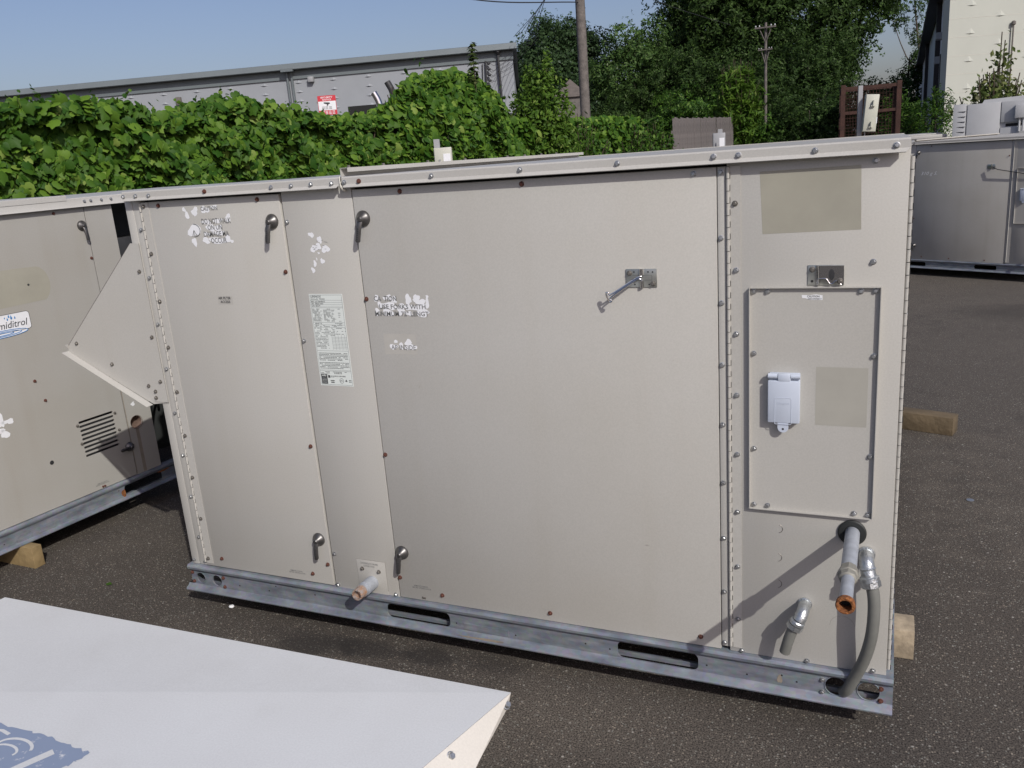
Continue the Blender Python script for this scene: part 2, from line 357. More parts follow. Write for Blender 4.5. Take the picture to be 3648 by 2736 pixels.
def circ(cx, cz, r, n_=24, rz=None): return [(cx + r * math.cos(2 * math.pi * k / n_), cz + (rz or r) * math.sin(2 * math.pi * k / n_)) for k in range(n_)]
def text_mesh(s, size, width=None, shear=0.0, bold=0.0, height=None):
    cu = bpy.data.curves.new('t', 'FONT'); cu.body = s; cu.size = size; cu.shear = shear; cu.offset = bold * size; cu.resolution_u = 2
    me = curve_mesh(cu)
    if len(me.vertices) == 0: return me
    xs = [v.co.x for v in me.vertices]; ys = [v.co.y for v in me.vertices]
    x0, y0 = min(xs), min(ys); kx = (width / (max(xs) - x0)) if width else 1; ky = (height / (max(ys) - y0)) if height else 1
    for v in me.vertices: v.co = ((v.co.x - x0) * kx, (v.co.y - y0) * ky, 0)
    me.materials.clear(); return me
def put_text(bm, s, x, z, width, height, y, shear=0.0, bold=0.0, rot=0.0):
    me = text_mesh(s, 1.0, width, shear, bold, height); c, sn = math.cos(rot), math.sin(rot)
    for v in me.vertices: v.co = (x + v.co.x * c - v.co.y * sn, y, z + v.co.x * sn + v.co.y * c)
    bm.from_mesh(me); bpy.data.meshes.remove(me); return bm
def blob(bm, cx, cz, rx_, rz_, y, rnd, n_=13, jag=.28, rot=0):
    ph = [rnd.uniform(0, 6.28) for _ in range(3)]; pts = []
    for k in range(n_):
        a = 2 * math.pi * k / n_ + rnd.uniform(-.12, .12)
        r = 1 + jag * (.5 * math.sin(2 * a + ph[0]) + .5 * math.sin(3 * a + ph[1])) + rnd.uniform(-jag, jag) * .35
        u, v = rx_ * r * math.cos(a), rz_ * r * math.sin(a)
        pts.append((cx + u * math.cos(rot) - v * math.sin(rot), cz + u * math.sin(rot) + v * math.cos(rot)))
    bm.faces.new([bm.verts.new((x, y, z)) for x, z in pts]); return bm
def quad(bm, x0, x1, z0, z1, y):
    bm.faces.new([bm.verts.new(p) for p in ((x0, y, z0), (x1, y, z0), (x1, y, z1), (x0, y, z1))]); return bm

# shared small meshes -------------------------------------------------
def screw_mesh(name, m):
    bm = B(); lathe(bm, (0, 0.0005, 0), (0, -1, 0), [(0, .0068), (.0014, .0066), (.0018, .0050)], 14, cap1=False)
    lathe(bm, (0, 0, 0), (0, -1, 0), [(.0008, .0048), (.0052, .0046), (.0060, .0038)], 6, cap0=False)
    return mesh_of(name, bm, m, True)
SCREW = {k: screw_mesh('screw_' + k, M[v]) for k, v in (('zinc', 'zinc'), ('rust', 'rust_screw'), ('dull', 'dull_screw'))}
rs = random.Random(3)
def screws(pts, y, kind, parent, name='screw'):
    for x, z in pts:
        o = link(bpy.data.objects.new(name, SCREW[kind]), parent); o.location = (x, y, z); o.rotation_euler = (rs.uniform(-.09, .09), rs.uniform(0, 1), rs.uniform(-.09, .09))
def knuckle_mesh():
    bm = B(); tube(bm, [(0, 0, -.0127), (0, 0, .0127)], .0042, 12); return mesh_of('hinge_knuckle', bm, M['hinge'])
KN = knuckle_mesh()
def piano_hinge(x, y, z0, z1, parent, slots=True, leaf=None):
    n_ = int((z1 - z0) / .0268); st = (z1 - z0) / n_
    hp = B(); tube(hp, [(x, y, z0), (x, y, z1)], .0022, 8)
    if leaf: box(hp, leaf[0], leaf[1], y + .0005, y + .0022, z0, z1)
    h = obj('piano_hinge', hp, M['darkgrey'], parent)
    for k in range(n_):
        o = link(bpy.data.objects.new('hinge_knuckle', KN), h); o.location = (x, y, z0 + st * (k + .5))
    nb_ = B()
    for k in range(n_): quad(nb_, x + .0041, x + .0056, z0 + st * k, z0 + st * (k + .5), y - .0012)
    if leaf is None: stuff(obj('hinge_notches', nb_, M['darkgrey'], h, False))
    else: nb_.free()
    return h

# ------------------------------------------------------------------ ground
bm = B()
v = [bm.verts.new(p) for p in ((-400, -200, 0), (400, -200, 0), (400, 700, 0), (-400, 700, 0))]; bm.faces.new(v)
struct(obj('asphalt_ground', bm, M['asphalt'], sm=False))

# ------------------------------------------------------------------ rooftop unit (main and the one at far right)
def lever_handle(parent, disc, tip, green=False):
    bm = B(); x, z = disc
    lathe(bm, (x, 0, z), (0, -1, 0), [(-.001, .0215), (.003, .0215), (.008, .018), (.013, .0115), (.020, .0085), (.024, .0055)], 24)
    h = obj('handle', bm, M['pewter'], parent)
    lv = B(); tx, tz = tip; d = Vector((tx - x, 0, tz - z)); n_ = d.normalized(); s = Vector((n_.z, 0, -n_.x))
    sec = [(-.10, .0055, -.0135), (.12, .0075, -.0175), (.35, .0068, -.021), (.95, .0072, -.0215), (1.0, .0045, -.0215)]
    rings = []
    for t, hw, yy in sec:
        c = Vector((x, 0, z)) + d * t
        rings.append([lv.verts.new(c + s * a + Vector((0, yy + b, 0))) for a, b in ((-hw, .003), (-hw, -.001), (-hw * .5, -.0035), (hw * .5, -.0035), (hw, -.001), (hw, .003))])
    for a, b in zip(rings, rings[1:]):
        for k in range(6): lv.faces.new((a[k], a[(k + 1) % 6], b[(k + 1) % 6], b[k]))
    lv.faces.new(rings[0]); lv.faces.new(rings[-1])
    obj('lever', lv, M['pewter'], h)
    g = B()
    for k in range(6):
        c = Vector((x, 0, z)) + d * (.42 + .09 * k); lathe(g, (c.x, -.0248, c.z), (0, -1, 0), [(-.001, .0026), (.0008, .0022), (.0012, .001)], 8)
    obj('grip_ribs', g, M['darkgrey'], h)
    return h

def tilt(z, y): return z - .010 * y     # the roof falls slightly to the rear

def package_unit(root, full=True, paint='paint'):
    P = M[paint]; PL = M['paint_lite'] if full else P
    # base rail
    outer = [(-.0115, .0965), (2.216, .0965), (2.216, .160), (-.0115, .160)]
    holes = [rrect(.7836, 1.0032, .1005, .1470, .016), rrect(1.5242, 1.7456, .1005, .1500, .016),
             circ(.0316, .1255, .0185, rz=.0195), circ(.1035, .1245, .0195, rz=.0205), circ(2.087, .125, .0255), circ(2.1616, .1262, .0255)]
    if not full: holes = [rrect(.7836 - .60, 1.0032 - .6, .102, .1440, .016)] + holes
    bm = B(); plate(bm, outer, holes, -.004, -.0015)
    thick_profile_x(bm, [(-.004, .150), (-.008, .1555), (-.0145, .160), (-.0155, .1665), (-.011, .1725), (.02, .1735)], -.0125, 2.2165, .0016)
    thick_profile_x(bm, [(-.016, .0790), (-.0215, .0795), (-.0225, .0835), (-.0190, .0880), (-.0085, .0930), (-.004, .0990)], -.028, 2.2165, -.0016)
    rail = obj('base_rail', bm, M['galv'], root)
    bm = B(); box(bm, 2.2, 2.2165, .0, 2.38, .082, .173); box(bm, -.0115, -.0095, 0, 2.38, .082, .173)
    box(bm, 0, 2.2, .02, .045, .0905, .0935); box(bm, 0, 2.2, .02, .023, .0935, .104)
    box(bm, -.01, 2.216, 2.37, 2.38, .082, .173)
    obj('side_rail', bm, M['galv'], rail)
    bm = B()
    for cx, cz, r in ((.0316, .1255, .0195), (.1035, .1245, .0205), (2.087, .125, .0262), (2.1616, .1262, .0262)):
        pts = [(cx + r * math.cos(a), -.0048, cz + r * math.sin(a)) for a in [2 * math.pi * k / 24 for k in range(25)]]; tube(bm, pts, .0012, 6, False)
    stuff(obj('hole_rim', bm, M['galv'], rail))
    if full:
        bm = B()
        for x, z in [(.1994, .1192), (.3241, .1191), (.3547, .1397), (.5112, .1327), (1.0242, .1186), (1.1008, .1109), (1.4312, .1238), (1.5016, .1198), (1.2169, .1117), (1.7679, .121), (1.8714, .1148), (1.9578, .1292), (1.9943, .1177)]:
            lathe(bm, (x, -.0035, z), (0, -1, 0), [(0, .0026), (.0009, .0024)], 10)
        stuff(obj('bolt_hole', bm, M['black'], rail))
        bm = B(); box(bm, 1.05, 1.195, -.0062, -.0040, .1035, .1235); obj('patch_plate', bm, M['galv'], rail)
        bm = B(); random.seed(5)
        for k in range(6): box(bm, 2.2168, 2.2175, .06 + k * .28, .075 + k * .28, .10 + (k % 2) * .04, .106 + (k % 2) * .04)
        stuff(obj('rust_mark', bm, M['rust'], rail))
        bm = B(); blob(bm, 1.953, .118, .006, .013, -.0046, rs); obj('rust_run', bm, M['run'], rail, False)
        bm = B(); blob(bm, 1.12, .0905, .075, .0035, -.0208, rs, 20, .5); obj('rust_run', bm, M['run'], rail, False)
    # cabinet carcass
    bm = B(); a = [(0, .024), (2.2, .024), (2.2, 2.38), (0, 2.38)]
    lo = [bm.verts.new((x, y, .1745)) for x, y in a]; hi = [bm.verts.new((x, y, tilt(1.425, y))) for x, y in a]
    bm.faces.new(lo); bm.faces.new(hi)
    for i in range(4): bm.faces.new((lo[i], lo[(i + 1) % 4], hi[(i + 1) % 4], hi[i]))
    obj('cabinet', bm, P, root)
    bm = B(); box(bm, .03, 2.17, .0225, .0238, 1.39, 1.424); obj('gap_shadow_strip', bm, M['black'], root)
    def panel(name, x0, x1, z0, z1, y0=0.0, y1=.0222, bev=.0012, m=P):
        b = B(); box(b, x0, x1, y0, y1, z0, z1, bev); return obj(name, b, m, root)
    panel('corner_post', .0, .0305, .176, 1.420); panel('hinge_strip', .0312, .0640, .1765, 1.4015, .0006)
    fd = B(); box(fd, .0675, .5925, -.0035, .0222, .1785, 1.3975, .0025); fdo = obj('filter_door', fd, P, root)
    panel('middle_panel', .5985, .8325, .1725, 1.4195)
    bd = B(); box(bd, .8360, 1.8058, -.0012, .0222, .1760, 1.3965, .0014); bdo = obj('blower_door', bd, P, root)
    panel('hinge_strip', 1.8078, 1.8262, .1865, 1.3965, -.0008)
    panel('control_panel', 1.8285, 2.1992, .1750, 1.4220)
    b = B(); box(b, .0690, .0995, -.0052, -.0036, .188, 1.3955); obj('hinge_leaf', b, M['paint'] if full else P, root)
    b = B(); box(b, 1.8350, 1.8585, -.0022, -.0004, .1875, 1.3965); obj('hinge_leaf', b, M['paint'] if full else P, root)
    if full:
        piano_hinge(.0662, -.0045, .190, 1.3955, root); piano_hinge(1.8312, -.0030, .190, 1.3965, root)
        piano_hinge(2.2035, .006, .190, 1.395, root)
        b = B(); box(b, 2.2003, 2.2022, .010, .04, .188, 1.397); box(b, 2.2003, 2.2022, .05, .053, .188, 1.397); obj('side_hinge_leaf', b, P, root)
    else:
        b = B(); tube(b, [(.0662, -.0045, .19), (.0662, -.0045, 1.395)], .004, 8); tube(b, [(1.8312, -.003, .19), (1.8312, -.003, 1.395)], .004, 8); obj('piano_hinge', b, M['hinge'], root)
    # roof panels
    prof = [(-.0245, 1.4030), (-.0262, 1.4045), (-.0200, 1.4125), (-.0200, 1.4285), (-.0175, 1.4320), (.9, tilt(1.433, .9)), (2.40, tilt(1.433, 2.4))]
    ins = [.0095, .008, 0, 0, 0, 0, 0]
    for x0, x1 in ((.0175, .8122), (.8200, 2.1985)):
        b = B(); thick_profile_x(b, prof, x0, x1, -.0012, ins); obj('roof_panel', b, PL, root)
    b = B()
    for y in (2.40,): box(b, .0, 2.2, y - .002, y + .002, 1.36, 1.412)
    obj('rear_roof_flange', b, PL, root)
    # standing seam across the roof
    b = B(); L = 1.92
    sec = [(.8140, 1.4325), (.8140, 1.4548), (.8385, 1.4548), (.8385, 1.4435)]
    a0 = [b.verts.new((x, -.012, z)) for x, z in sec]; a1 = [b.verts.new((x, L, tilt(z, L))) for x, z in sec]
    for i in range(3): b.faces.new((a0[i], a0[i + 1], a1[i + 1], a1[i]))
    sec2 = [(.8152, 1.4325), (.8152, 1.4536), (.8373, 1.4536), (.8373, 1.4435)]
    c0 = [b.verts.new((x, -.012, z)) for x, z in sec2]; c1 = [b.verts.new((x, L, tilt(z, L))) for x, z in sec2]
    for i in range(3): b.faces.new((c0[i], c1[i], c1[i + 1], c0[i + 1]))
    for i in range(3): b.faces.new((a0[i], c0[i], c0[i + 1], a0[i + 1])); b.faces.new((a1[i], a1[i + 1], c1[i + 1], c1[i]))
    b.faces.new((a0[3], c0[3], c1[3], a1[3]))
    sm_ = obj('standing_seam', b, PL, root)
    if full:
        for y in (.0114, .187, .45, .712, 1.07, 1.24, 1.417, 1.594):
            o = link(bpy.data.objects.new('screw', SCREW['dull']), root); o.location = (.827, y, tilt(1.4548, y)); o.rotation_euler = (-R_(90), 0, 0)
        b = B(); tube(b, spline([(.8165, -.0215, 1.433), (.8162, -.0225, 1.418), (.8175, -.022, 1.408), (.8185, -.0165, 1.400), (.818, -.006, 1.396)]), [.0018] * 16 + [.0035] * 9 + [.0045] * 8, 8)
        obj('caulk_bead', b, M['caulk'], root)
    # tray cover
    x0, x1, z0, z1 = 1.8795, 2.1540, .5850, 1.1258; h = .0125
    b = B(); box(b, x0, x1, -.003, -.0005, z0, z1)
    box(b, x0 - .0012, x0 + .0006, -h, -.0004, z0, z1); box(b, x1 - .0006, x1 + .0012, -h, -.0004, z0, z1)
    box(b, x0 + .0006, x1 - .0006, -h, -.0004, z1 - .0012, z1 + .0006); box(b, x0 + .0006, x1 - .0006, -h, -.0004, z0 - .0006, z0 + .0012)
    obj('control_cover', b, P, root)
    # outlet box with flip cover
    ox0, ox1, oz0, oz1 = 1.9218, 1.9928, .8110, .9125
    b = B(); box(b, ox0 + .002, ox1 - .001, -.012, -.0029, oz0 - .001, .9285, .002)
    ob = obj('outlet_box', b, M['pvc'], root)
    b = B(); box(b, ox0, ox1, -.0225, -.0115, oz0, oz1, .0028); box(b, 1.944, 1.972, -.0225, -.0105, .9105, .9285, .002)
    prism(b, [(1.9442, .812), (1.9442, .800)] + [(1.9562 + .012 * math.cos(a), .7995 + .0115 * math.sin(a)) for a in [R_(180 + 180 * k / 10) for k in range(1, 10)]] + [(1.9682, .800), (1.9682, .812)], -.021, -.0165)
    cv = obj('flip_cover', b, M['pvc'], ob)
    b = B()
    tube(b, [(1.9222, -.0165, .9225), (1.9432, -.0165, .9225)], .0062, 14); obj('hinge_barrel', b, M['pvc'], ob)
    b = B(); tube(b, [(1.9728, -.0165, .9225), (1.9926, -.0165, .9225)], .0062, 14); obj('hinge_barrel', b, M['pvc'], ob)
    b = B()
    L2 = rrect(1.9375, 1.9745, .8085, .8725, .003); tube(b, [(x, -.0226, z) for x, z in L2 + L2[:1]], .0007, 6, False); obj('raised_border', b, M['pvc'], cv)
    if full:
        b = B(); put_text(b, 'Eagle', 1.9420, .8555, .028, .0065, -.0230, .2, .015); obj('embossed_name', b, M['pvc'], cv, False)
        b = B(); lathe(b, (1.9562, -.0209, .7965), (0, -1, 0), [(0, .0026), (.0004, .0025)], 12); obj('tab_hole', b, M['darkgrey'], cv)
    # hold back hook
    b = B(); box(b, 1.5890, 1.6645, -.0040, -.0011, 1.1278, 1.1718, .0006); hp = obj('hook_plate', b, M['stainless'], root)
    b = B()
    tube(b, [(1.6278, -.0058, 1.1722), (1.6278, -.0058, 1.1565)], .0048, 12); obj('pivot_barrel', b, M['chrome'], hp)
    b = B(); tube(b, [(1.6278, -.0058, 1.1435), (1.6278, -.0058, 1.1275)], .0048, 12); obj('pivot_barrel', b, M['chrome'], hp)
    if full:
        b = B()
        for (xa, xb, za, zb) in ((1.6045, 1.6525, 1.1564, 1.1569), (1.6045, 1.6525, 1.1446, 1.1451), (1.6520, 1.6525, 1.1446, 1.1569)): quad(b, xa, xb, za, zb, -.00415)
        for x, z in ((1.609, 1.1645), (1.6435, 1.1645), (1.6545, 1.1640), (1.6105, 1.1345), (1.6455, 1.1345)): lathe(b, (x, -.0040, z), (0, -1, 0), [(0, .0021), (.0003, .002)], 10)
        obj('plate_slots', b, M['darkgrey'], hp)
        screws([(1.5980, 1.1620)], -.004, 'dull', hp); screws([(1.6555, 1.1365)], -.004, 'dull', hp)
        dd = Vector((1.5574 - 1.6286, -.0175, 1.1107 - 1.153)); dd.normalize(); pv = Vector((-dd.z, 0, dd.x)); pv.normalize()
        s1 = [Vector((1.6290, -.0060, 1.1560)), Vector((1.6235, -.0095, 1.1537)), Vector((1.6120, -.0115, 1.1485)), Vector((1.5560, -.0262, 1.1145)), Vector((1.5510, -.0272, 1.1185)), Vector((1.5455, -.0272, 1.1190)), Vector((1.5452, -.0272, 1.1135)),
              Vector((1.5515, -.0272, 1.0985)), Vector((1.5550, -.0272, 1.0962)), Vector((1.5588, -.0272, 1.0995)), Vector((1.5578, -.0268, 1.1090)), Vector((1.6140, -.0115, 1.1450)), Vector((1.6250, -.0095, 1.1485)), Vector((1.6290, -.0060, 1.1445))]
        b = B(); tube(b, spline(s1, 5), .0022, 8); obj('hook_rod', b, M['chrome'], hp)
    else:
        b = B(); tube(b, [(1.628, -.02, 1.15), (1.70, -.03, 1.12), (2.02, -.018, 1.06)], .004, 8); obj('hook_rod', b, M['darkgrey'], hp)
    # catch
    b = B(); box(b, 2.0035, 2.0790, -.0022, -.0002, 1.1295, 1.1742, .0005); cp = obj('catch_plate', b, M['stainless'], root)
    cpo = [(2.026, 1.1735), (2.0785, 1.1735), (2.0785, 1.1315), (2.074, 1.1315), (2.066, 1.140), (2.062, 1.1405), (2.059, 1.137), (2.055, 1.1335), (2.050, 1.1345), (2.047, 1.139), (2.044, 1.144), (2.040, 1.1455), (2.027, 1.1455)]
    b = B(); prism(b, cpo, -.0095, -.0078); box(b, 2.0255, 2.0285, -.0095, -.002, 1.1300, 1.1735, .0006); obj('catch_jaw', b, M['chrome'], cp)
    b = B(); tube(b, [(x, -.0095, z) for x, z in cpo[3:] + cpo[:1]], .0011, 6); tube(b, [(2.0225, -.003, 1.1738), (2.0225, -.003, 1.130)], .0022, 8); obj('catch_edge', b, M['chrome'], cp)
    b = B(); lathe(b, (2.0535, -.0094, 1.156), (0, -1, 0), [(0, .0062), (.0006, .0060)], 18)
    for v_ in b.verts: v_.co.z = 1.154 + (v_.co.z - 1.156) * 2.0
    obj('catch_slot', b, M['darkgrey'], cp)
    screws([(2.0128, 1.1645)], -.002, 'dull', cp); screws([(2.0708, 1.1395)], -.0095, 'dull', cp)
    b = B(); lathe(b, (2.0128, -.0021, 1.1385), (0, -1, 0), [(0, .003), (.0003, .003)], 10); obj('screw_hole', b, M['black'], cp)
    # handles
    for d_, t_, par in (((.5584, 1.3228), (.5470, 1.2630), fdo), ((.8629, 1.3193), (.8490, 1.2580), bdo), ((.5598, .3358), (.5550, .2745), fdo), ((.8608, .3283), (.8500, .2660), bdo)):
        h_ = lever_handle(par, d_, t_)
        h_.location = (0, -.0035 if par is fdo else -.0012, 0)
    # gas pipe, conduit
    if full:
        b = B(); lathe(b, (2.1125, 0, .5435), (0, -1, 0), [(-.0005, .0315), (.004, .0318), (.0065, .0290), (.0072, .0195), (.004, .0165)], 32, cap1=False); obj('rubber_grommet', b, M['rubber'], root)
        b = B(); lathe(b, (2.1135, .01, .5435), (0, -1, 0), [(0, .0162), (.195, .0162)], 24); pp = obj('gas_pipe', b, M['galv_pipe'], root)
        b = B(); lathe(b, (2.1142, 0, .5432), (0, -1, 0), [(.188, .0170), (.190, .0192), (.207, .0196), (.209, .0222), (.219, .0222), (.221, .0198), (.233, .0182), (.236, .0140)], 8); obj('union_fitting', b, M['union'], pp)
        b = B(); lathe(b, (2.1147, 0, .5430), (0, -1, 0), [(.230, .0132), (.333, .0132)], 24, cap1=False); obj('pipe_end', b, M['galv_pipe'], pp)
        b = B(); lathe(b, (2.1150, 0, .5428), (0, -1, 0), [(.330, .0140), (.333, .0182), (.344, .0192), (.347, .0172), (.3465, .0126), (.320, .0122)], 28, cap0=False, cap1=False); obj('rusty_collar', b, M['rust'], pp)
        b = B(); lathe(b, (2.1150, 0, .5428), (0, -1, 0), [(.320, .0124), (.3215, .0124)], 20); obj('bore', b, M['black'], pp)
        b = B()
        for yy, zz in ((.075, .552), (.105, .5495)): blob(b, 2.1296, zz, .0001, .0001, -yy, rs, 6)
        b.free()
        # big whip
        el = spline([(2.1450, .004, .4925), (2.1452, -.018, .4918), (2.1474, -.036, .4845), (2.1505, -.043, .4690), (2.1540, -.047, .4560)], 5)
        b = B(); tube(b, el, [.0168] * len(el), 18); e1 = obj('conduit_elbow', b, M['bright_metal'], root)
        b = B(); lathe(b, (2.1450, -.001, .4925), (0, -1, 0), [(0, .0198), (.006, .0198), (.007, .017)], 20)
        lathe(b, (2.1486, -.040, .4790), (.2, -.25, -1), [(0, .0170), (.003, .0190), (.006, .0170)], 18)
        lathe(b, (2.1530, -.046, .4600), (.22, -.18, -1), [(0, .0175), (.003, .0215), (.012, .0218)], 20); lathe(b, (2.1557, -.0482, .4480), (.22, -.18, -1), [(0, .0230), (.013, .0230), (.016, .0175)], 8); obj('compression_nut', b, M['bright_metal'], e1)
        hose = spline([(2.1565, -.049, .442), (2.1629, -.051, .4230), (2.1665, -.053, .3864), (2.1655, -.0524, .3327), (2.1605, -.046, .2849), (2.1487, -.034, .2276), (2.1331, -.022, .1781), (2.1154, -.012, .1300), (2.104, .002, .108)], 6)
        b = B(); tube(b, hose, .0140, 18); obj('flexible_conduit', b, M['conduit'], root)
        # small whip
        el = spline([(2.0102, .004, .3397), (2.0100, -.020, .3395), (2.0083, -.036, .3355), (2.0050, -.044, .3260), (2.0010, -.047, .3180)], 5)
        b = B(); tube(b, el, .0148, 16); e2 = obj('conduit_elbow', b, M['bright_metal'], root)
        b = B(); lathe(b, (2.0102, -.0005, .3397), (0, -1, 0), [(0, .0172), (.004, .0172), (.005, .0150)], 18)
        lathe(b2c := B(), (2.0065, -.041, .3305), (-.35, -.25, -1), [(0, .0150), (.002, .0164), (.004, .0150)], 16)
        b2_ = B(); lathe(b2_, (2.0000, -.0475, .3190), (-.45, -.08, -1), [(0, .0155), (.003, .0182), (.010, .0186)], 18); lathe(b2_, (1.9948, -.0486, .3085), (-.45, -.05, -1), [(0, .0198), (.012, .0198), (.014, .0145)], 8); obj('elbow_collar', b, M['bright_metal'], e2); obj('elbow_collar', b2c, M['bright_metal'], e2); obj('compression_nut', b2_, M['bright_metal'], e2)
        hose = spline([(1.9900, -.049, .299), (1.9854, -.050, .2887), (1.9775, -.049, .262), (1.9690, -.046, .2255)], 6)
        b = B(); tube(b, hose, .0132, 16); obj('cut_conduit', b, M['conduit'], root)
        # knockouts
        for x, z in ((1.945, .5334), (1.9438, .4568), (1.9443, .3852)):
            b = B(); tube(b, [(x + .0108 * math.cos(a), -.0002, z + .0108 * math.sin(a)) for a in [R_(-75 + 150 * k / 12) for k in range(13)]], .0008, 5, False); obj('knockout', b, M['dull_screw'], root)
        b = B(); tube(b, [(2.097 + .0285 * math.cos(a), .0001, .2911 + .0285 * math.sin(a)) for a in [R_(10 + 170 * k / 20) for k in range(21)]], .0003, 5, False)
        obj('knockout', b, M['dull_screw'], root)
        # condensate drain
        po = [(.6892, .2842), (.7930, .2842), (.7930, .1895), (.7700, .1895), (.7700, .1760), (.6892, .1760)]
        b = B(); box(b, .6880, .7935, -.0006, .0001, .1860, .2848); obj('plate_joint', b, M['dull_screw'], root)
        b = B(); box(b, .6886, .7929, -.0014, -.0002, .1735, .2842, .0004); dp = obj('drain_plate', b, P, root)
        screws([(.7080, .2538), (.7677, .2500)], -.0014, 'dull', dp)
        b = B(); lathe(b, (.7395, .004, .2105), (.02, -1, .045), [(0, .0215), (.052, .0215), (.0535, .0180), (.0565, .0180), (.0575, .0200), (.066, .0200), (.0665, .0185)], 24, cap1=False); dr = obj('drain_pipe', b, M['galv_pipe'], root)
        b = B(); lathe(b, (.7395, .004, .2105), (.02, -1, .045), [(.0660, .0192), (.0700, .0196), (.0715, .0178), (.0935, .0178), (.0960, .0170), (.0958, .0132), (.080, .0128), (.0795, .001)], 24, cap1=False); obj('rusty_thread', b, M['rust_pipe'], dr)
        b = B(); put_text(b, 'CONDENSATE DRAIN', .7020, .2700, .0640, .0062, -.0017, 0, .012); put_text(b, 'CONNECTION', .7130, .2615, .0400, .0056, -.0017, 0, .012); obj('drain_lettering', b, M['ink'], dp, False)
        screws([(.4850, .1835), (.4928, .1832), (.9160, .1845), (.9220, .1845)], 0.0035, 'dull', root)
    return fdo, bdo

main = thing('rooftop_unit', 'large tan rooftop air conditioner in front with gas pipe, grey hose and triangular hood', 'air conditioner', group='tan rooftop units parked on the asphalt')
fdo, bdo = package_unit(main, True)

FLZ = [(.023, 1.4174), (.0734, 1.4173), (.1265, 1.4161), (.5848, 1.4164), (.6537, 1.417), (.7201, 1.4176), (.7876, 1.4161), (.8289, 1.4167), (1.0939, 1.4189), (1.3389, 1.4192), (1.5841, 1.4192), (1.8043, 1.4197), (1.8579, 1.4195), (2.0159, 1.4182), (2.1726, 1.4185)]
screws(FLZ, -.0205, 'zinc', main); screws([(.344, 1.4179), (.8749, 1.4178)], -.0205, 'rust', main)
RUST = [(.1406, 1.3850), (.5163, 1.3860), (.5801, 1.1786), (.5793, .6467), (.141, .212), (.5799, .2507), (.5154, .2095)]
screws(RUST, -.0036, 'rust', main)
screws([(.8425, .2423), (.9841, .2032), (.9849, 1.3850), (1.3327, 1.3850), (.8419, 1.0991), (.8425, .6394), (1.3292, .201), (1.7529, .2023)], -.0013, 'rust', main)
screws([(.0482, 1.3146), (.0464, 1.1661), (.0456, 1.0177), (.0461, .8704), (.0473, .7217), (.0482, .5748), (.0493, .4275), (.0511, .2798), (.0589, .1890), (.0102, .1897)], .0003, 'zinc', main)
screws([(.0819, 1.3850), (.0787, 1.2413), (.0775, 1.0922), (.0776, .9443), (.0802, .7968), (.0788, .6475), (.0778, .5009), (.0809, .3528), (.0814, .2058)], -.0052, 'dull', main)
screws([(.6076, 1.3184), (.6083, .9751), (.609, .29), (.6067, .1820), (.8198, .1800)], 0, 'zinc', main)
screws([(1.7553, 1.3850)], -.0012, 'zinc', main)
screws([(1.8158, 1.3850)] + [(1.8150, z) for z in (1.239, 1.0895, .9407, .7917, .6412, .4926, .3433, .1970)], -.0008, 'zinc', main)
screws([(1.8486, 1.1652), (1.8483, 1.0164), (1.8488, .8679), (1.849, .7187), (1.849, .568), (1.8489, .4193), (1.8496, .2715)], -.0022, 'zinc', main)
screws([(1.8465, 1.3149)], -.0022, 'dull', main)
screws([(2.1343, 1.3897), (1.8586, .1810), (2.0175, .1810), (2.1697, .183), (2.1364, 1.1792)], 0, 'zinc', main)
screws([(1.8877, 1.1164), (1.9186, 1.1166), (2.1142, 1.1165), (2.1438, 1.1171), (1.8879, .9715), (2.1446, .9716), (1.8885, .7375), (2.1448, .7368), (1.8887, .5935), (1.9207, .5935), (2.1152, .5935), (2.1449, .5935)], -.003, 'zinc', main)
screws([(2.0552, .1366), (2.0552, .1027)], -.004, 'zinc', main); screws([(2.1893, .1378), (2.1895, .1043), (-.0041, .1417), (-.0025, .1081), (.1316, .1383), (.1327, .1045)], -.004, 'rust', main)
for k in range(9):
    o = link(bpy.data.objects.new('screw', SCREW['zinc']), main); o.location = (2.2024, .03, 1.33 - k * .135); o.rotation_euler = (0, 0, R_(90))

# hood on its left end
bm = B(); prism(bm, [(.0302, 1.2743), (-.0055, 1.2752), (-.3799, .9375), (-.3845, .9205), (-.0352, .7491), (.0311, .7578)], -.0030, -.0012); hood = obj('hood_cheek', bm, M['paint'], main)
bm = B(); d_ = Vector((-.0435 + .3845, .7440 - .9205)).normalized(); nn = Vector((-d_.y, d_.x))
p0 = Vector((-.3850, .9195)); p1 = Vector((-.0400, .7460))
prism(bm, [tuple(p0), tuple(p1), tuple(p1 + nn * .0012), tuple(p0 + nn * .0012)], -.030, -.0031); obj('hood_lip', bm, M['paint_lite'], main)
bm = B(); W = 2.1
for (xa, za), (xb, zb) in (((-.0055, 1.2752), (-.3799, .9375)), ((-.3845, .9205), (-.0352, .7491)), ((-.3799, .9375), (-.3845, .9205))):
    q = [bm.verts.new(p) for p in ((xa, -.0012, za), (xb, -.0012, zb), (xb, W, zb), (xa, W, za))]; bm.faces.new(q)
prism(bm, [(-.0055, 1.2752), (-.3799, .9375), (-.3845, .9205), (-.0352, .7491)], W, W + .002)
obj('hood_shell', bm, M['paint'], main)
bm = B(); prism(bm, [(-.391, .942), (-.377, .9455), (-.381, .932)], -.006, -.001); obj('hood_tip', bm, M['paint_lite'], main)
screws([(.0124, 1.187), (.0128, .9759), (.0131, .8278), (-.0423, .8113), (-.0161, .7935), (-.0188, .7717), (-.1892, .88), (-.336, .9481)], -.003, 'dull', main)

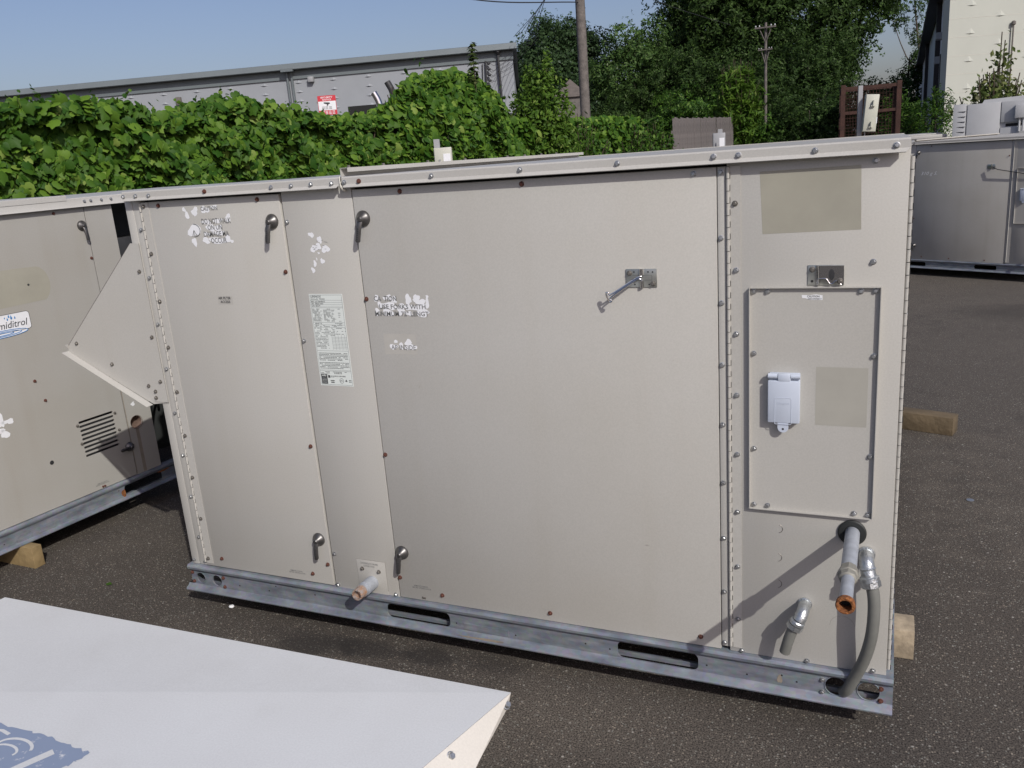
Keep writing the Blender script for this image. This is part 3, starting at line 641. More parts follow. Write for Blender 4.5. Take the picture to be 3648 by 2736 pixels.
bm = B(); quad(bm, .0302, .0314, .7578, 1.2743, -.0032); d_ = Vector((-.3744, -.3377)).normalized(); nn = Vector((-d_.y, d_.x)) * -.0018
p0, p1 = Vector((-.0055, 1.2752)), Vector((-.3799, .9375)); prism(bm, [tuple(p0), tuple(p1), tuple(p1 + nn), tuple(p0 + nn)], -.0028, .0)  # dark strip standing in for the shaded fold along the top edge
quad(bm, -.030, .0311, .7568, .7579, -.0033); obj('hood_seam_and_edge_shade', bm, M['gap'], main, False)
# stickers on the main unit
rb = random.Random(11)
def flakes(name, L, y, parent, jag=.35):
    bm = B()
    for i, (x, z, a, b_) in enumerate(L): blob(bm, x, z, a, b_, y - i * .00002, rb, 14, jag)
    return obj(name, bm, M['sticker'], parent, False)
C1 = [(.2385, 1.3688, .0063, .0074), (.2466, 1.3518, .0085, .0104), (.2785, 1.3618, .0125, .0132), (.3184, 1.3655, .0146, .011), (.3545, 1.3719, .0129, .0063), (.4, 1.3379, .0105, .011), (.3614, 1.332, .019, .0064), (.3163, 1.3292, .0174, .0071), (.3302, 1.3124, .0153, .0118), (.357, 1.3115, .0172, .0074), (.2662, 1.3071, .0228, .0193), (.3577, 1.2967, .0229, .0074), (.3089, 1.2952, .0116, .006), (.2585, 1.2726, .0107, .0114), (.3047, 1.2759, .0128, .0098), (.3569, 1.2744, .0381, .0095), (.3871, 1.281, .0095, .0088), (.4014, 1.2711, .0076, .0044)]
C2 = [(.6835, 1.2804, .0086, .0078), (.7095, 1.2661, .0075, .0106), (.684, 1.2413, .0076, .0113), (.6994, 1.2466, .012, .0107), (.7259, 1.2403, .0123, .0118), (.7011, 1.2295, .0042, .0023), (.6915, 1.2126, .0017, .0052), (.6835, 1.1999, .0059, .008), (.7103, 1.2072, .0066, .0079), (.6748, 1.1814, .0066, .0074)]
C3 = [(.8751, 1.1008, .0094, .0085), (.901, 1.1008, .0054, .0043), (.9136, 1.104, .0068, .0084), (.9298, 1.0977, .0085, .0105), (.9756, 1.0977, .0107, .0135), (1.001, 1.1014, .0113, .01), (1.0127, 1.0904, .0141, .0093), (1.0352, 1.1059, .0046, .0038), (1.0335, 1.0873, .0061, .0145), (.885, 1.0827, .0087, .0096), (.9155, 1.0807, .0219, .0106), (.9514, 1.0766, .0144, .0105), (.9754, 1.0767, .0108, .0094), (1.0063, 1.0758, .0259, .0104), (.8738, 1.0634, .0074, .0108), (.9081, 1.0615, .0171, .0107), (.9498, 1.0639, .0121, .0085), (.9734, 1.0598, .0107, .0074), (1.0163, 1.0601, .0188, .0105), (1.0283, 1.0623, .0082, .0062)]
C4 = [(.9214, .9799, .0054, .0055), (.9128, .9645, .0118, .0088), (.9377, .9673, .0079, .0091), (.961, .9786, .011, .0086), (.9692, .9658, .015, .0091), (.9568, .9634, .0085, .0076)]
def lettering(name, rows, y, parent, m='ink', bold=.018):
    bm = B()
    for s, x, z, w_, h_ in rows: put_text(bm, s, x, z, w_, h_, y, 0, bold)
    return obj(name, bm, M[m], parent, False)
s_ = flakes('torn_sticker', C1, -.0037, main)
lettering('sticker_lettering', [('CAUTION', .3035, 1.3625, .0630, .0120), ('DO NOT WALK', .2990, 1.3235, .1100, .0165), ('ON UN', .3180, 1.3060, .0560, .0150), ('DAMAGE MA', .3000, 1.2868, .0950, .0155), ('OCCUR', .3235, 1.2675, .0600, .0155)], -.0043, s_)
bm = B(); tube(bm, [(.2662 + .0215 * math.cos(a), -.0042, 1.3071 + .0185 * math.sin(a)) for a in [R_(-100 + 190 * k / 16) for k in range(17)]], .0012, 5, False)
tube(bm, [(.2560, -.0042, 1.2900), (.2640, -.0042, 1.3080), (.2720, -.0042, 1.2930)], .0010, 5, False); tube(bm, [(.2640, -.0042, 1.308), (.2630, -.0042, 1.292)], .0009, 5, False); obj('no_walking_symbol', bm, M['ink'], s_)
s_ = flakes('torn_sticker', C2, -.0003, main)
bm = B()
for k in range(14):
    x = .6775 + rb.uniform(0, .055); z = 1.236 + rb.uniform(0, .040); quad(bm, x, x + .006, z, z + .0010, -.0007)
obj('sticker_lettering', bm, M['ink'], s_, False)
s_ = flakes('torn_sticker', C3, -.0015, main)
lettering('sticker_lettering', [('CA  TION', .8665, 1.0935, .0725, .0140), ('USE FORKS WITH', .8810, 1.0712, .1465, .0132), ('MINIMUM 72" LENGT', .8650, 1.0515, .1700, .0138)], -.0021, s_)
s_ = flakes('torn_sticker', C4, -.0015, main)
lettering('sticker_lettering', [('AP INSIDE', .9050, .9568, .0785, .0135)], -.0021, s_, bold=.002)
bm = B(); quad(bm, .8830, .9870, .9430, 1.0010, -.00125); obj('sticker_residue', bm, M['residue'], main, False)
bm = B(); quad(bm, .3105, .3680, 1.0830, 1.1085, -.00365); obj('sticker_residue', bm, M['residue'], main, False)
lettering('filter_lettering', [('AIR FILTER', .3140, 1.0985, .0480, .0082), ('ACCESS', .3200, 1.0870, .0380, .0082)], -.0039, main, 'black_ink', .03)
for x, z, y in ((.4210, .2010, -.0037), (.8830, .2135, -.0014)):
    lettering('door_lettering', [('REMOVE SCREWS', x + .006, z + .0065, .0480, .0050), ('BEFORE OPENING DOOR', x, z, .0640, .0050)], y, main)
bm = B(); bm.faces.new([bm.verts.new((x, -.0002, z)) for x, z in ((1.8999, 1.381), (2.1063, 1.383), (2.11, 1.2485), (1.906, 1.2449))]); obj('glue_patch', bm, M['fade'], main, False)
bm = B(); quad(bm, 2.025, 2.1345, .8051, .9438, -.0032); obj('glue_patch', bm, M['fade2'], main, False)
bm = B(); bm.faces.new([bm.verts.new((x, -.0032, z)) for x, z in ((1.9915, 1.1080), (2.008, 1.1075), (2.022, 1.1095), (2.0355, 1.1075), (2.0356, 1.0968), (2.010, 1.0970), (1.9990, 1.1010), (1.9925, 1.1012))]); s_ = obj('torn_sticker', bm, M['sticker'], main, False)
lettering('sticker_lettering', [('CAUTION', 2.0029, 1.1026, .0262, .0046), ('DISCONNECT', 2.0050, 1.0978, .0290, .0032)], -.0035, s_, bold=.03)
rq = random.Random(21)
bm = B()
for x, z, L, a in ((.985, .855, .022, 62), (1.02, .90, .004, 20), (.770, .72, .004, 80), (1.42, .70, .006, 40), (1.30, 1.02, .003, 10), (.30, .90, .010, 75), (.45, .60, .006, 15), (1.62, .45, .012, 5), (1.10, .33, .008, 70), (1.70, .95, .004, 30), (2.06, .68, .003, 0), (.74, .55, .006, 120)):
    dx, dz = L / 2 * math.cos(R_(a)), L / 2 * math.sin(R_(a)); w_ = .0007; nx, nz = -math.sin(R_(a)) * w_, math.cos(R_(a)) * w_
    bm.faces.new([bm.verts.new(p) for p in ((x - dx, -.0042, z - dz), (x - dx * .2 + nx, -.0042, z - dz * .2 + nz), (x + dx, -.0042, z + dz), (x - dx * .2 - nx, -.0042, z - dz * .2 - nz))])
stuff(obj('scuff_marks', bm, M['scuff'], main, False))
# rating plate
bm = B(); box(bm, .6470, .7615, -.0006, 0, .8420, 1.1135); rp = obj('rating_plate', bm, M['plate'], main, False)
rows = [('LENNOX', .6530, 1.1030, .0355, .0062), ('DALLAS, TEXAS', .6530, 1.0968, .0470, .0042), ('M/N  LGC150H4BL3G', .6530, 1.0898, .0470, .0042), ('S/N  5606K12943', .6530, 1.0836, .0400, .0042), ('C/N  83G19', .6530, 1.0774, .0290, .0042)]
bm = B()
for s, x, z, w_, h_ in rows: put_text(bm, s, x, z, w_, h_, -.0009, 0, .012)
def ln(x0, x1, z, t=.0004): quad(bm, x0, x1, z - t, z + t, -.00085)
X0, X1 = .6502, .7585
ln(X0, X1, 1.1105, .0003); ln(X0, X1, .8455, .0003); quad(bm, X0 - .0004, X0 + .0002, .8455, 1.1105, -.00085); quad(bm, X1 - .0002, X1 + .0004, .8455, 1.1105, -.00085)
for z in (1.0955, 1.0888, 1.0826, 1.0764, 1.0735, 1.0310, 1.0240, 1.0170, .9475, .8895, .8865): ln(X0, X1, z, .00025)
rr = random.Random(4)
def words(x0, x1, z, h=.0012, fill=.8):
    x = x0
    while x < x1:
        w_ = rr.uniform(.0025, .008)
        if rr.random() < fill: quad(bm, x, min(x + w_, x1), z, z + h, -.0009)
        x += w_ + .0009
for k in range(13):
    z = 1.0695 - k * .0029
    words(X0 + .002, X0 + .034 + rr.uniform(-.008, .002), z); words(X0 + .040, X0 + .078 + rr.uniform(-.012, .004), z)
    if k % 2 == 0: words(X0 + .090, X0 + .098, z)
for z in (1.0280, 1.0260, 1.0215, 1.0190): words(X0 + .006, X1 - .006, z, .001, .55)
for k in range(6): words(X0 + .002, X1 - .030 * (k % 2), 1.0135 - k * .0042, .0012, .6)
for k in range(9):
    z = .9880 - k * .0042; words(X0 + .002, X0 + .045, z, .0013); ln(X0 + .058, X1, z, .0002)
for k in range(5): quad(bm, X0 + .058 + k * .011, X0 + .0584 + k * .011, .9500, .9960, -.00085)
for k in range(6): words(X0 + .004, X1 - .004 - .02 * (k == 5), .9395 - k * .0042, .0015, .9)
for k in range(5): words(X0 + .003, X1 - .003 - .02 * (k == 4), .9110 - k * .0042, .0015, .9)
words(X0 + .012, X1 - .014, .8875 - .004, .0012)
for k in range(16):
    x = X0 + .050 + k * .0024; quad(bm, x, x + rr.uniform(.0006, .0015), .8695, .8735, -.0009)
    if k < 11: quad(bm, x, x + rr.uniform(.0006, .0015), .8780, .8825, -.0009)
words(X0 + .002, X0 + .035, .8800); words(X0 + .002, X0 + .028, .8765)
quad(bm, .6525, .6735, .8475, .8775, -.0009)
quad(bm, .6765, .6840, .8660, .8740, -.0009); words(.686, .702, .871); words(.686, .698, .868)
tube(bm, [(.7225 + .0070 * math.cos(a), -.0008, .8580 + .0070 * math.sin(a)) for a in [2 * math.pi * k / 20 for k in range(21)]], .0005, 4, False); put_text(bm, 'ETL', .7180, .8555, .0090, .0050, -.0009, 0, .01)
bm.faces.new([bm.verts.new(p) for p in ((.7345, -.0009, .8560), (.7425, -.0009, .8560), (.7385, -.0009, .8630))]); words(.7475, .7560, .8590, .002); words(.7475, .7560, .8545, .002); words(.684, .698, .856, .003); words(.685, .697, .851, .003)
obj('plate_print', bm, M['black_ink'], rp, False)
bm = B(); put_text(bm, 'ARI', .6545, .8700, .0165, .0060, -.0012, .2, .02)
for k in range(4): quad(bm, .6550, .6710, .8640 - k * .0042, .8648 - k * .0042, -.0012)
obj('seal_lettering', bm, M['plate'], rp, False)

# ------------------------------------------------------------------ unit at far right, same model seen in grazing light
ru = thing('rooftop_unit', 'tan rooftop air conditioner in the right background with chalk scribble on its shaded door', 'air conditioner', (1.6958, 7.6263, 0), R_(-28.99), 'tan rooftop units parked on the asphalt', .8835)
package_unit(ru, False, 'paint_right')
screws([(.95, .205), (1.25, .20), (1.62, .20), (1.0, 1.38), (1.79, 1.25), (.845, .62)], -.0013, 'rust', ru)
bm = B(); put_text(bm, '310 g S.', .900, 1.070, .175, .046, -.0020, .3, -.004); obj('chalk_scribble', bm, M['sticker'], ru, False)
bm = B(); tube(bm, [(2.075, 0, .26), (2.07, -.05, .255), (2.05, -.06, .22)], .014, 10); obj('conduit_elbow', bm, M['bright_metal'], ru)

# ------------------------------------------------------------------ unit at left, turned towards the right
lu = thing('rooftop_unit', 'tan rooftop air conditioner at the left edge with louvred door and water drop badge', 'air conditioner', (-.9898, -.0218, 0), R_(84.557), 'tan rooftop units parked on the asphalt')
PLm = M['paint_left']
bm = B(); plate(bm, [(-1.55, .0985), (1.75, .0985), (1.75, .160), (-1.55, .160)], [rrect(.5734, .775, .104, .1535, .016), rrect(-.95, -.75, .104, .1535, .016)], -.004, -.0015)
thick_profile_x(bm, [(-.004, .152), (-.008, .1575), (-.0105, .162), (-.0105, .1675), (-.007, .1735), (.02, .1745)], -1.55, 1.75, .0016)
thick_profile_x(bm, [(-.010, .0885), (-.0180, .0895), (-.0190, .0930), (-.013, .0975), (-.005, .103), (-.004, .110)], -1.55, 1.75, -.0016)
lr = obj('base_rail', bm, M['galv'], lu)
bm = B(); box(bm, -1.55, 1.75, .02, .05, .0905, .094); box(bm, 1.748, 1.75, 0, 1.9, .0905, .173); box(bm, -1.55, -1.548, 0, 1.9, .0905, .173); obj('side_rail', bm, M['galv'], lr)
bm = B()
for x, z in ((.09, .118), (.135, .116), (.545, .139), (.02, .12)): lathe(bm, (x, -.0035, z), (0, -1, 0), [(0, .0026), (.0009, .0024)], 10)
stuff(obj('bolt_hole', bm, M['black'], lr))
bm = B(); box(bm, .07, .24, -.0058, -.0040, .102, .124); obj('patch_plate', bm, M['galv'], lr)
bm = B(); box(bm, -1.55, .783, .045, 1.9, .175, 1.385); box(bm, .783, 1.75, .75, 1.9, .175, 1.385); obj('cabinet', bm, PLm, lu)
slots = []
for k in range(9):
    z = .4930 - k * .0187; slots.append(rrect(.4310 + k * .0002, .5945 + k * .0002, z - .0050, z + .0050, .0045, 4))
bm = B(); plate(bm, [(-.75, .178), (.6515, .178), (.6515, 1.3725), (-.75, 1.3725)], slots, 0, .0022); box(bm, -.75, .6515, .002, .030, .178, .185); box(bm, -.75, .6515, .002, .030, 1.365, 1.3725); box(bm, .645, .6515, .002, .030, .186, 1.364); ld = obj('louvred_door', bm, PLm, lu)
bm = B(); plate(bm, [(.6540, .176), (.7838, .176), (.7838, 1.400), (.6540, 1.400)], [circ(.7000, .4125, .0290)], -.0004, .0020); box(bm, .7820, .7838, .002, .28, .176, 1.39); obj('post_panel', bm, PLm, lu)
bm = B(); box(bm, .42, .61, .031, .034, .325, .515); obj('louvre_shade_backing', bm, M['darkgrey'], lu)  # dark sheet behind the slots, painted in place of the shade inside
bm = B(); quad(bm, .690, .706, .180, .3835, -.0006); quad(bm, .654, .6575, .180, .60, -.0006); obj('rain_run', bm, M['run'], lu, False)
bm = B(); blob(bm, .566, .118, .010, .022, -.0060, rb); blob(bm, .785, .150, .03, .006, -.0062, rb); obj('rust_patch', bm, M['rust'], lu, False)
bm = B(); lathe(bm, (.7000, .0045, .4125), (0, 1, 0), [(-.006, .0300), (-.007, .0315), (0, .0295), (.028, .0280)], 24, cap0=False, cap1=True); obj('sight_hole', bm, M['brown_pipe'], lu)
bm = B(); box(bm, -1.55, -.7535, 0, .03, .178, 1.40); obj('end_panel', bm, PLm, lu)
bm = B(); thick_profile_x(bm, [(-.0225, 1.3735), (-.0240, 1.3750), (-.0185, 1.3830), (-.0185, 1.4090), (-.016, 1.4120), (.9, 1.414), (1.92, 1.405)], -1.57, 1.77, -.0012); obj('roof_panel', bm, M['paint_lite'], lu)
bm = B(); thick_profile_x(bm, [(-.0205, 1.4040), (-.0205, 1.4235), (-.018, 1.4255), (.9, 1.428), (1.9, 1.42)], -1.57, .572, -.0012); obj('roof_panel', bm, M['paint_lite'], lu)
screws([(.6502, 1.3960), (.6799, 1.3960), (.7297, 1.3955), (.7763, 1.3955)], -.0188, 'zinc', lu)
screws([(.2876, .7163), (.3126, .6279), (.5171, 1.3590), (.6440, 1.1605)], 0, 'rust', lu)
screws([(.6043, .4843), (.6092, .4045), (.4231, .4823), (.4255, .4008)], 0, 'dull', lu)
bm = B(); lathe(bm, (.2816, .0005, .3689), (0, -1, 0), [(0, .0095), (.0012, .0085)], 16); lathe(bm, (.3497, .0005, 1.0965), (0, -1, 0), [(0, .005), (.0012, .0045)], 12); obj('plug_hole', bm, M['darkgrey'], lu)
lever_handle(lu, (.6298, 1.2979), (.6340, 1.2370)); lever_handle(lu, (.6422, .314), (.5850, .3150))
pts = [(.4401 - .055 * (1 - math.cos(a)), 1.092 + .072 * math.sin(a)) for a in [R_(-80 + 160 * k / 20) for k in range(21)]]
bm = B(); bm.faces.new([bm.verts.new((x, -.0004, z)) for x, z in [(-.05, 1.000), (.22, 1.024)] + pts[2:] + [(.30, 1.166), (-.05, 1.168)]]); obj('glue_patch', bm, M['fade'], lu, False)
bm = B(); po = rrect(.075, .3255, .9290, .9985, .012); bm.faces.new([bm.verts.new((x, -.0006, z)) for x, z in po]); bdg = obj('badge', bm, M['sticker'], lu, False)
bm = B(); tube(bm, [(x, -.0006, z) for x, z in po + po[:1]], .0009, 5, False); put_text(bm, 'Humiditrol', .1500, .9445, .1640, .0270, -.0010, .25, .004); obj('badge_lettering', bm, M['black_ink'], bdg, False)
bm = B()
for rx_, rz_, dz in ((.108, .0135, 0), (.082, .0085, .0), (.050, .0045, 0)):
    tube(bm, [(.200 + rx_ * math.cos(a), -.0011, .9260 + dz + rz_ * math.sin(a)) for a in [2 * math.pi * k / 32 for k in range(33)]], .0012, 5, False)
for x, z, s in ((.243, .9880, .8), (.252, .9815, 1.0), (.236, .9780, .7), (.266, .9800, .7), (.226, .9850, .5)):
    bm.faces.new([bm.verts.new((x + dx * s, -.0012, z + dz_ * s)) for dx, dz_ in ((0, .012), (.004, .001), (.003, -.004), (0, -.0055), (-.003, -.004), (-.004, .001))])
obj('badge_water_mark', bm, M['blue_ink'], bdg, False)
bm = B(); bm.faces.new([bm.verts.new((.200 + .106 * math.cos(a), -.0008, .9260 + .0128 * math.sin(a))) for a in [2 * math.pi * k / 32 for k in range(32)]]); obj('badge_ellipse', bm, M['sticker'], bdg, False)
bm = B(); blob(bm, .699, .4960, .010, .0075, -.0008, rb); blob(bm, .702, .5040, .006, .004, -.0009, rb); obj('torn_sticker', bm, M['sticker'], lu, False)
bm = B()
for x, z, a, b_ in ((.120, .600, .012, .035), (.150, .590, .020, .012), (.10, .560, .025, .014), (.125, .545, .015, .02), (.07, .54, .02, .02)): blob(bm, x, z, a, b_, -.0006, rb, 12, .4)
obj('torn_sticker', bm, M['sticker'], lu, False)
lettering('door_lettering', [('REMOVE SCREWS', .4560, .2020, .0480, .0050), ('BEFORE OPENING DOOR', .4480, .1960, .0640, .0050)], -.0004, lu)
screws([(.478, .186), (.488, .1858)], .0015, 'rust', lu)
# compressor bay, open at the right of the post panel
bm = B(); tube(bm, [(1.02, .32, .175), (1.02, .32, .21), (1.02, .32, .62), (1.02, .32, .70), (1.02, .32, .74)], [.13, .14, .14, .11, .04], 24); obj('compressor', bm, M['rubber'], lu)
bm = B(); box(bm, .786, 1.75, .70, .745, .18, 1.38); obj('coil_fins', bm, M['darkgrey'], lu)
bm = B(); box(bm, .87, 1.05, .12, .22, 1.05, 1.22, .004); obj('control_box', bm, M['darkgrey'], lu)
bm = B(); box(bm, .84, .93, .10, .16, .60, .78, .004); obj('control_box', bm, M['darkgrey'], lu)
bm = B()
for k in range(5): tube(bm, spline([(.82 + .02 * k, .10 + .02 * k, .18), (.84, .08, .42 + .03 * k), (.90, .10 + .03 * k, .50), (.98 + .05 * k, .2, .40 + .1 * k), (1.1, .3, .9)], 6), .006, 8)
obj('refrigerant_pipe', bm, M['rubber'], lu)
bm = B(); box(bm, 1.70, 1.75, 0, .03, .175, 1.39); obj('corner_post', bm, PLm, lu)

# ------------------------------------------------------------------ foreground white sheet metal hood
fg = thing('metal_hood', 'broad white sheet metal hood with worn blue print, cream edge flange, lowest in the foreground', 'hood', (1.527, -.688, 0))
# local frame: x to the left is negative; top z=.45, crease from the front corner back to the left
bm = B(); zt = .45
A = (0, 0, zt); Bq = (-.954, -.298, zt); Cq = (-1.479, .002 - .464, zt); D_ = (-1.479, -1.5, zt); E_ = (-.384, -1.5, zt)
Fq = (-1.478, .006, zt - .028)
vs = [bm.verts.new(p) for p in (A, Bq, Cq, D_, E_, Fq)]
bm.faces.new((vs[0], vs[1], vs[2], vs[3], vs[4])); bm.faces.new((vs[0], vs[5], vs[2], vs[1]))
obj('top_sheet', bm, M['white_sheet'], fg, False)
bm = B()   # right cheek, leaning out below the top edge
q = [(0.0006, 0, zt), (-.0025, -.012, zt - .025), (-.0190, -.022, zt - .040), (-.0165, -.139, zt - .070), (-.004, -1.5, zt - .40), (-.384, -1.5, zt)]
a = [bm.verts.new(p) for p in q]; bm.faces.new((a[0], a[1], a[2], a[3])); bm.faces.new((a[0], a[3], a[4], a[5]))
obj('side_cheek', bm, M['cream_edge'], fg, False)
bm = B(); q = [(0, .0008, zt), (-1.479, .0068, zt - .028), (-1.479, .0068, zt - .06), (-.014, .0008, zt - .03)]
bm.faces.new([bm.verts.new(p) for p in q]); obj('front_flange', bm, M['white_sheet'], fg, False)
bm = B(); tube(bm, [(-.0105, -.020, zt - .030), (-.036, -.19, zt - .036), (-.120, -.56, zt - .056)], .0006, 5); obj('cheek_seam', bm, M['fade'], fg)
bm = B(); box(bm, -1.42, -.45, -1.48, -.5, .0, zt - .03); obj('curb_box', bm, M['white_sheet'], fg)
for (x, y, z) in ((-.0045, -.020, zt - .014), (-.040, -.185, zt - .013), (-.110, -.46, zt - .016)):
    o = link(bpy.data.objects.new('screw', SCREW['zinc']), fg); o.location = (x + .003, y, z); o.rotation_euler = (R_(-35), 0, R_(75)); o.scale = (1.35,) * 3
bm = B()
wp = [(-.788, -.396), (-.674, -.404), (-.691, -.455), (-.75, -.62), (-1.10, -.62), (-1.12, -.41), (-.929, -.399)]
rw = random.Random(8); out = []
for i in range(len(wp)):
    p, q_ = wp[i], wp[(i + 1) % len(wp)]
    for k in range(12):
        t = k / 12; j = rw.uniform(-.0035, .0035); out.append((p[0] + (q_[0] - p[0]) * t + j, p[1] + (q_[1] - p[1]) * t + rw.uniform(-.0035, .0035)))
bm.faces.new([bm.verts.new((x, y, zt + .0006)) for x, y in out]); wd = obj('worn_print', bm, M['worn_blue'], fg, False)
bm = B()
def flat_strip(pts, w_):
    L = []; R2 = []
    for i, p in enumerate(pts):
        a, b_ = Vector(pts[max(i - 1, 0)]), Vector(pts[min(i + 1, len(pts) - 1)]); d = (b_ - a).normalized(); n_ = Vector((-d.y, d.x)) * w_ / 2
        L.append(bm.verts.new((p[0] + n_.x, p[1] + n_.y, zt + .0010))); R2.append(bm.verts.new((p[0] - n_.x, p[1] - n_.y, zt + .0010)))
    for i in range(len(pts) - 1): bm.faces.new((L[i], L[i + 1], R2[i + 1], R2[i]))
flat_strip([(-.747, -.424), (-.763, -.455), (-.785, -.50)], .018)
flat_strip([(-.835 + .042 * math.cos(a), -.440 + .022 * math.sin(a)) for a in [R_(10 + 190 * k / 14) for k in range(15)]], .006)
flat_strip([(-.845 + .030 * math.cos(a), -.452 + .014 * math.sin(a)) for a in [R_(-20 + 220 * k / 14) for k in range(15)]], .005)
flat_strip([(-.935, -.420), (-.905, -.412), (-.880, -.416)], .007)
obj('print_letters', bm, M['white_sheet'], wd, False)

# ------------------------------------------------------------------ timbers and small litter
def timber(label, p, q, w_, h_, m, grp='timbers under the units'):
    p, q = Vector((*p, 0)), Vector((*q, 0)); d = q - p; L = d.length
    bm = B(); box(bm, 0, L, 0, w_, 0.001, h_, .0015)
    o = obj('timber_block', bm, m); o.location = p; o.rotation_euler = (0, 0, math.atan2(d.y, d.x)); return tag(o, label, 'timber', grp)
timber('short pale timber end under the right front corner of the large unit', (.4, .356), (2.272, .366), .092, .0895, M['wood_pale'])
timber('dark weathered timber sticking out behind the large unit, lying on the asphalt', (1.0, 2.80), (2.468, 2.352), .089, .088, M['wood_dark'])
timber('yellow cut timber block under the rail of the left unit', (-1.75, .062), (-.905, .046), .045, .0885, M['wood'])
timber('yellow cut timber under the far end of the left unit, hidden behind the hood', (-1.75, 1.45), (-.86, 1.47), .089, .0885, M['wood'])
bm = B(); lathe(bm, (2.493, 1.574, .001), (0, 0, 1), [(0, .014), (.002, .014), (.002, .006)], 18); tag(obj('washer', bm, M['zinc']), 'small round steel washer lying on the asphalt right of the large unit', 'washer')
bm = B(); bmesh.ops.create_icosphere(bm, subdivisions=2, radius=.008)
for v_ in bm.verts: v_.co = Vector((v_.co.x * 1.2, v_.co.y, v_.co.z * .7)) * (1 + rs.uniform(-.15, .15))
o = obj('pebble', bm, M['sticker']); o.location = (.108, .033, .005); tag(o, 'small white pebble on the asphalt under the left end of the rail', 'pebble')
bm = B(); q = [bm.verts.new(p) for p in ((0, 0, .004), (.02, .006, .012), (.034, .002, .006), (.018, -.009, .005))]; bm.faces.new((q[0], q[1], q[2], q[3]))
o = obj('fallen_leaf', bm, M['bush_leaf']); o.location = (-.50, .03, 0); tag(o, 'small green fallen leaf on the asphalt near the white hood', 'leaf')

# ------------------------------------------------------------------ foliage engine
def leaf_template(kind):
    if kind == 'vine':
        o = [(0, -.36), (.16, -.50), (.40, -.42), (.53, -.14), (.47, .06), (.44, .24), (.20, .34), (0, .68), (-.20, .34), (-.44, .24), (-.47, .06), (-.53, -.14), (-.40, -.42), (-.16, -.50)]
        V = [(0, -.12, .09)] + [(x, y, .0 - .16 * abs(x) - .10 * max(y, 0)) for x, y in o]
        Fc = [(0, 1 + i, 1 + (i + 1) % len(o)) for i in range(len(o))]
    elif kind == 'vine_lo':
        o = [(0, -.46), (.45, -.28), (.46, .12), (.22, .36), (0, .58), (-.22, .36), (-.46, .12), (-.45, -.28)]
        V = [(0, -.08, .09)] + [(x, y, -.16 * abs(x) - .08 * max(y, 0)) for x, y in o]; Fc = [(0, 1 + i, 1 + (i + 1) % len(o)) for i in range(len(o))]
    elif kind == 'oval':
        V = [(0, -.5, 0), (.24, 0, -.05), (0, .5, -.1), (-.24, 0, -.05), (0, 0, .05)]; Fc = [(0, 1, 4), (1, 2, 4), (2, 3, 4), (3, 0, 4)]
    elif kind == 'narrow':
        V = [(0, -.5, 0), (.11, -.05, .03), (0, .5, -.12), (-.11, -.05, .03)]; Fc = [(0, 1, 2), (0, 2, 3)]
    elif kind.startswith('spray'):
        r = np.random.default_rng(int(kind[5:])); V = []; Fc = []
        for i in range(7):
            c = r.uniform(-.42, .42, 3) * (1, 1, .5); a = r.uniform(0, 6.28); u = np.array((math.cos(a), math.sin(a), r.uniform(-.5, .5))); v_ = np.array((-math.sin(a), math.cos(a), r.uniform(-.5, .5))); L = r.uniform(.16, .26); k = len(V)
            V += [tuple(c - u * L), tuple(c + v_ * L * .5), tuple(c + u * L), tuple(c - v_ * L * .5)]; Fc += [(k, k + 1, k + 2), (k, k + 2, k + 3)]
    return np.array(V, float), np.array(Fc, int)
def leaf_arrays(C_, N, S, kind, rng, droop=None):
    V, Fc = leaf_template(kind); n_ = len(C_); N = N / np.linalg.norm(N, axis=1, keepdims=True)
    if droop is None:
        T = rng.normal(size=(n_, 3))
    else:
        T = np.array(droop)[None] + rng.normal(size=(n_, 3)) * .45
    T -= N * (T * N).sum(1, keepdims=True); T /= np.linalg.norm(T, axis=1, keepdims=True); U = np.cross(T, N)
    P = (U[:, None, :] * V[None, :, 0:1] + T[:, None, :] * V[None, :, 1:2] + N[:, None, :] * V[None, :, 2:3]) * S[:, None, None] + C_[:, None, :]
    F_ = Fc[None] + (np.arange(n_) * len(V))[:, None, None]
    return P.reshape(-1, 3), F_.reshape(-1, 3)
def tri_mesh(name, parts, m):
    Vs = []; Fs = []; k = 0
    for P, F_ in parts: Vs.append(P); Fs.append(F_ + k); k += len(P)
    P = np.concatenate(Vs); F_ = np.concatenate(Fs); me = bpy.data.meshes.new(name)
    me.vertices.add(len(P)); me.vertices.foreach_set('co', P.ravel().astype(np.float32)); me.loops.add(F_.size); me.loops.foreach_set('vertex_index', F_.ravel().astype(np.int32))
    me.polygons.add(len(F_)); me.polygons.foreach_set('loop_start', np.arange(0, F_.size, 3, dtype=np.int32)); me.update(calc_edges=True); me.materials.append(m); return me
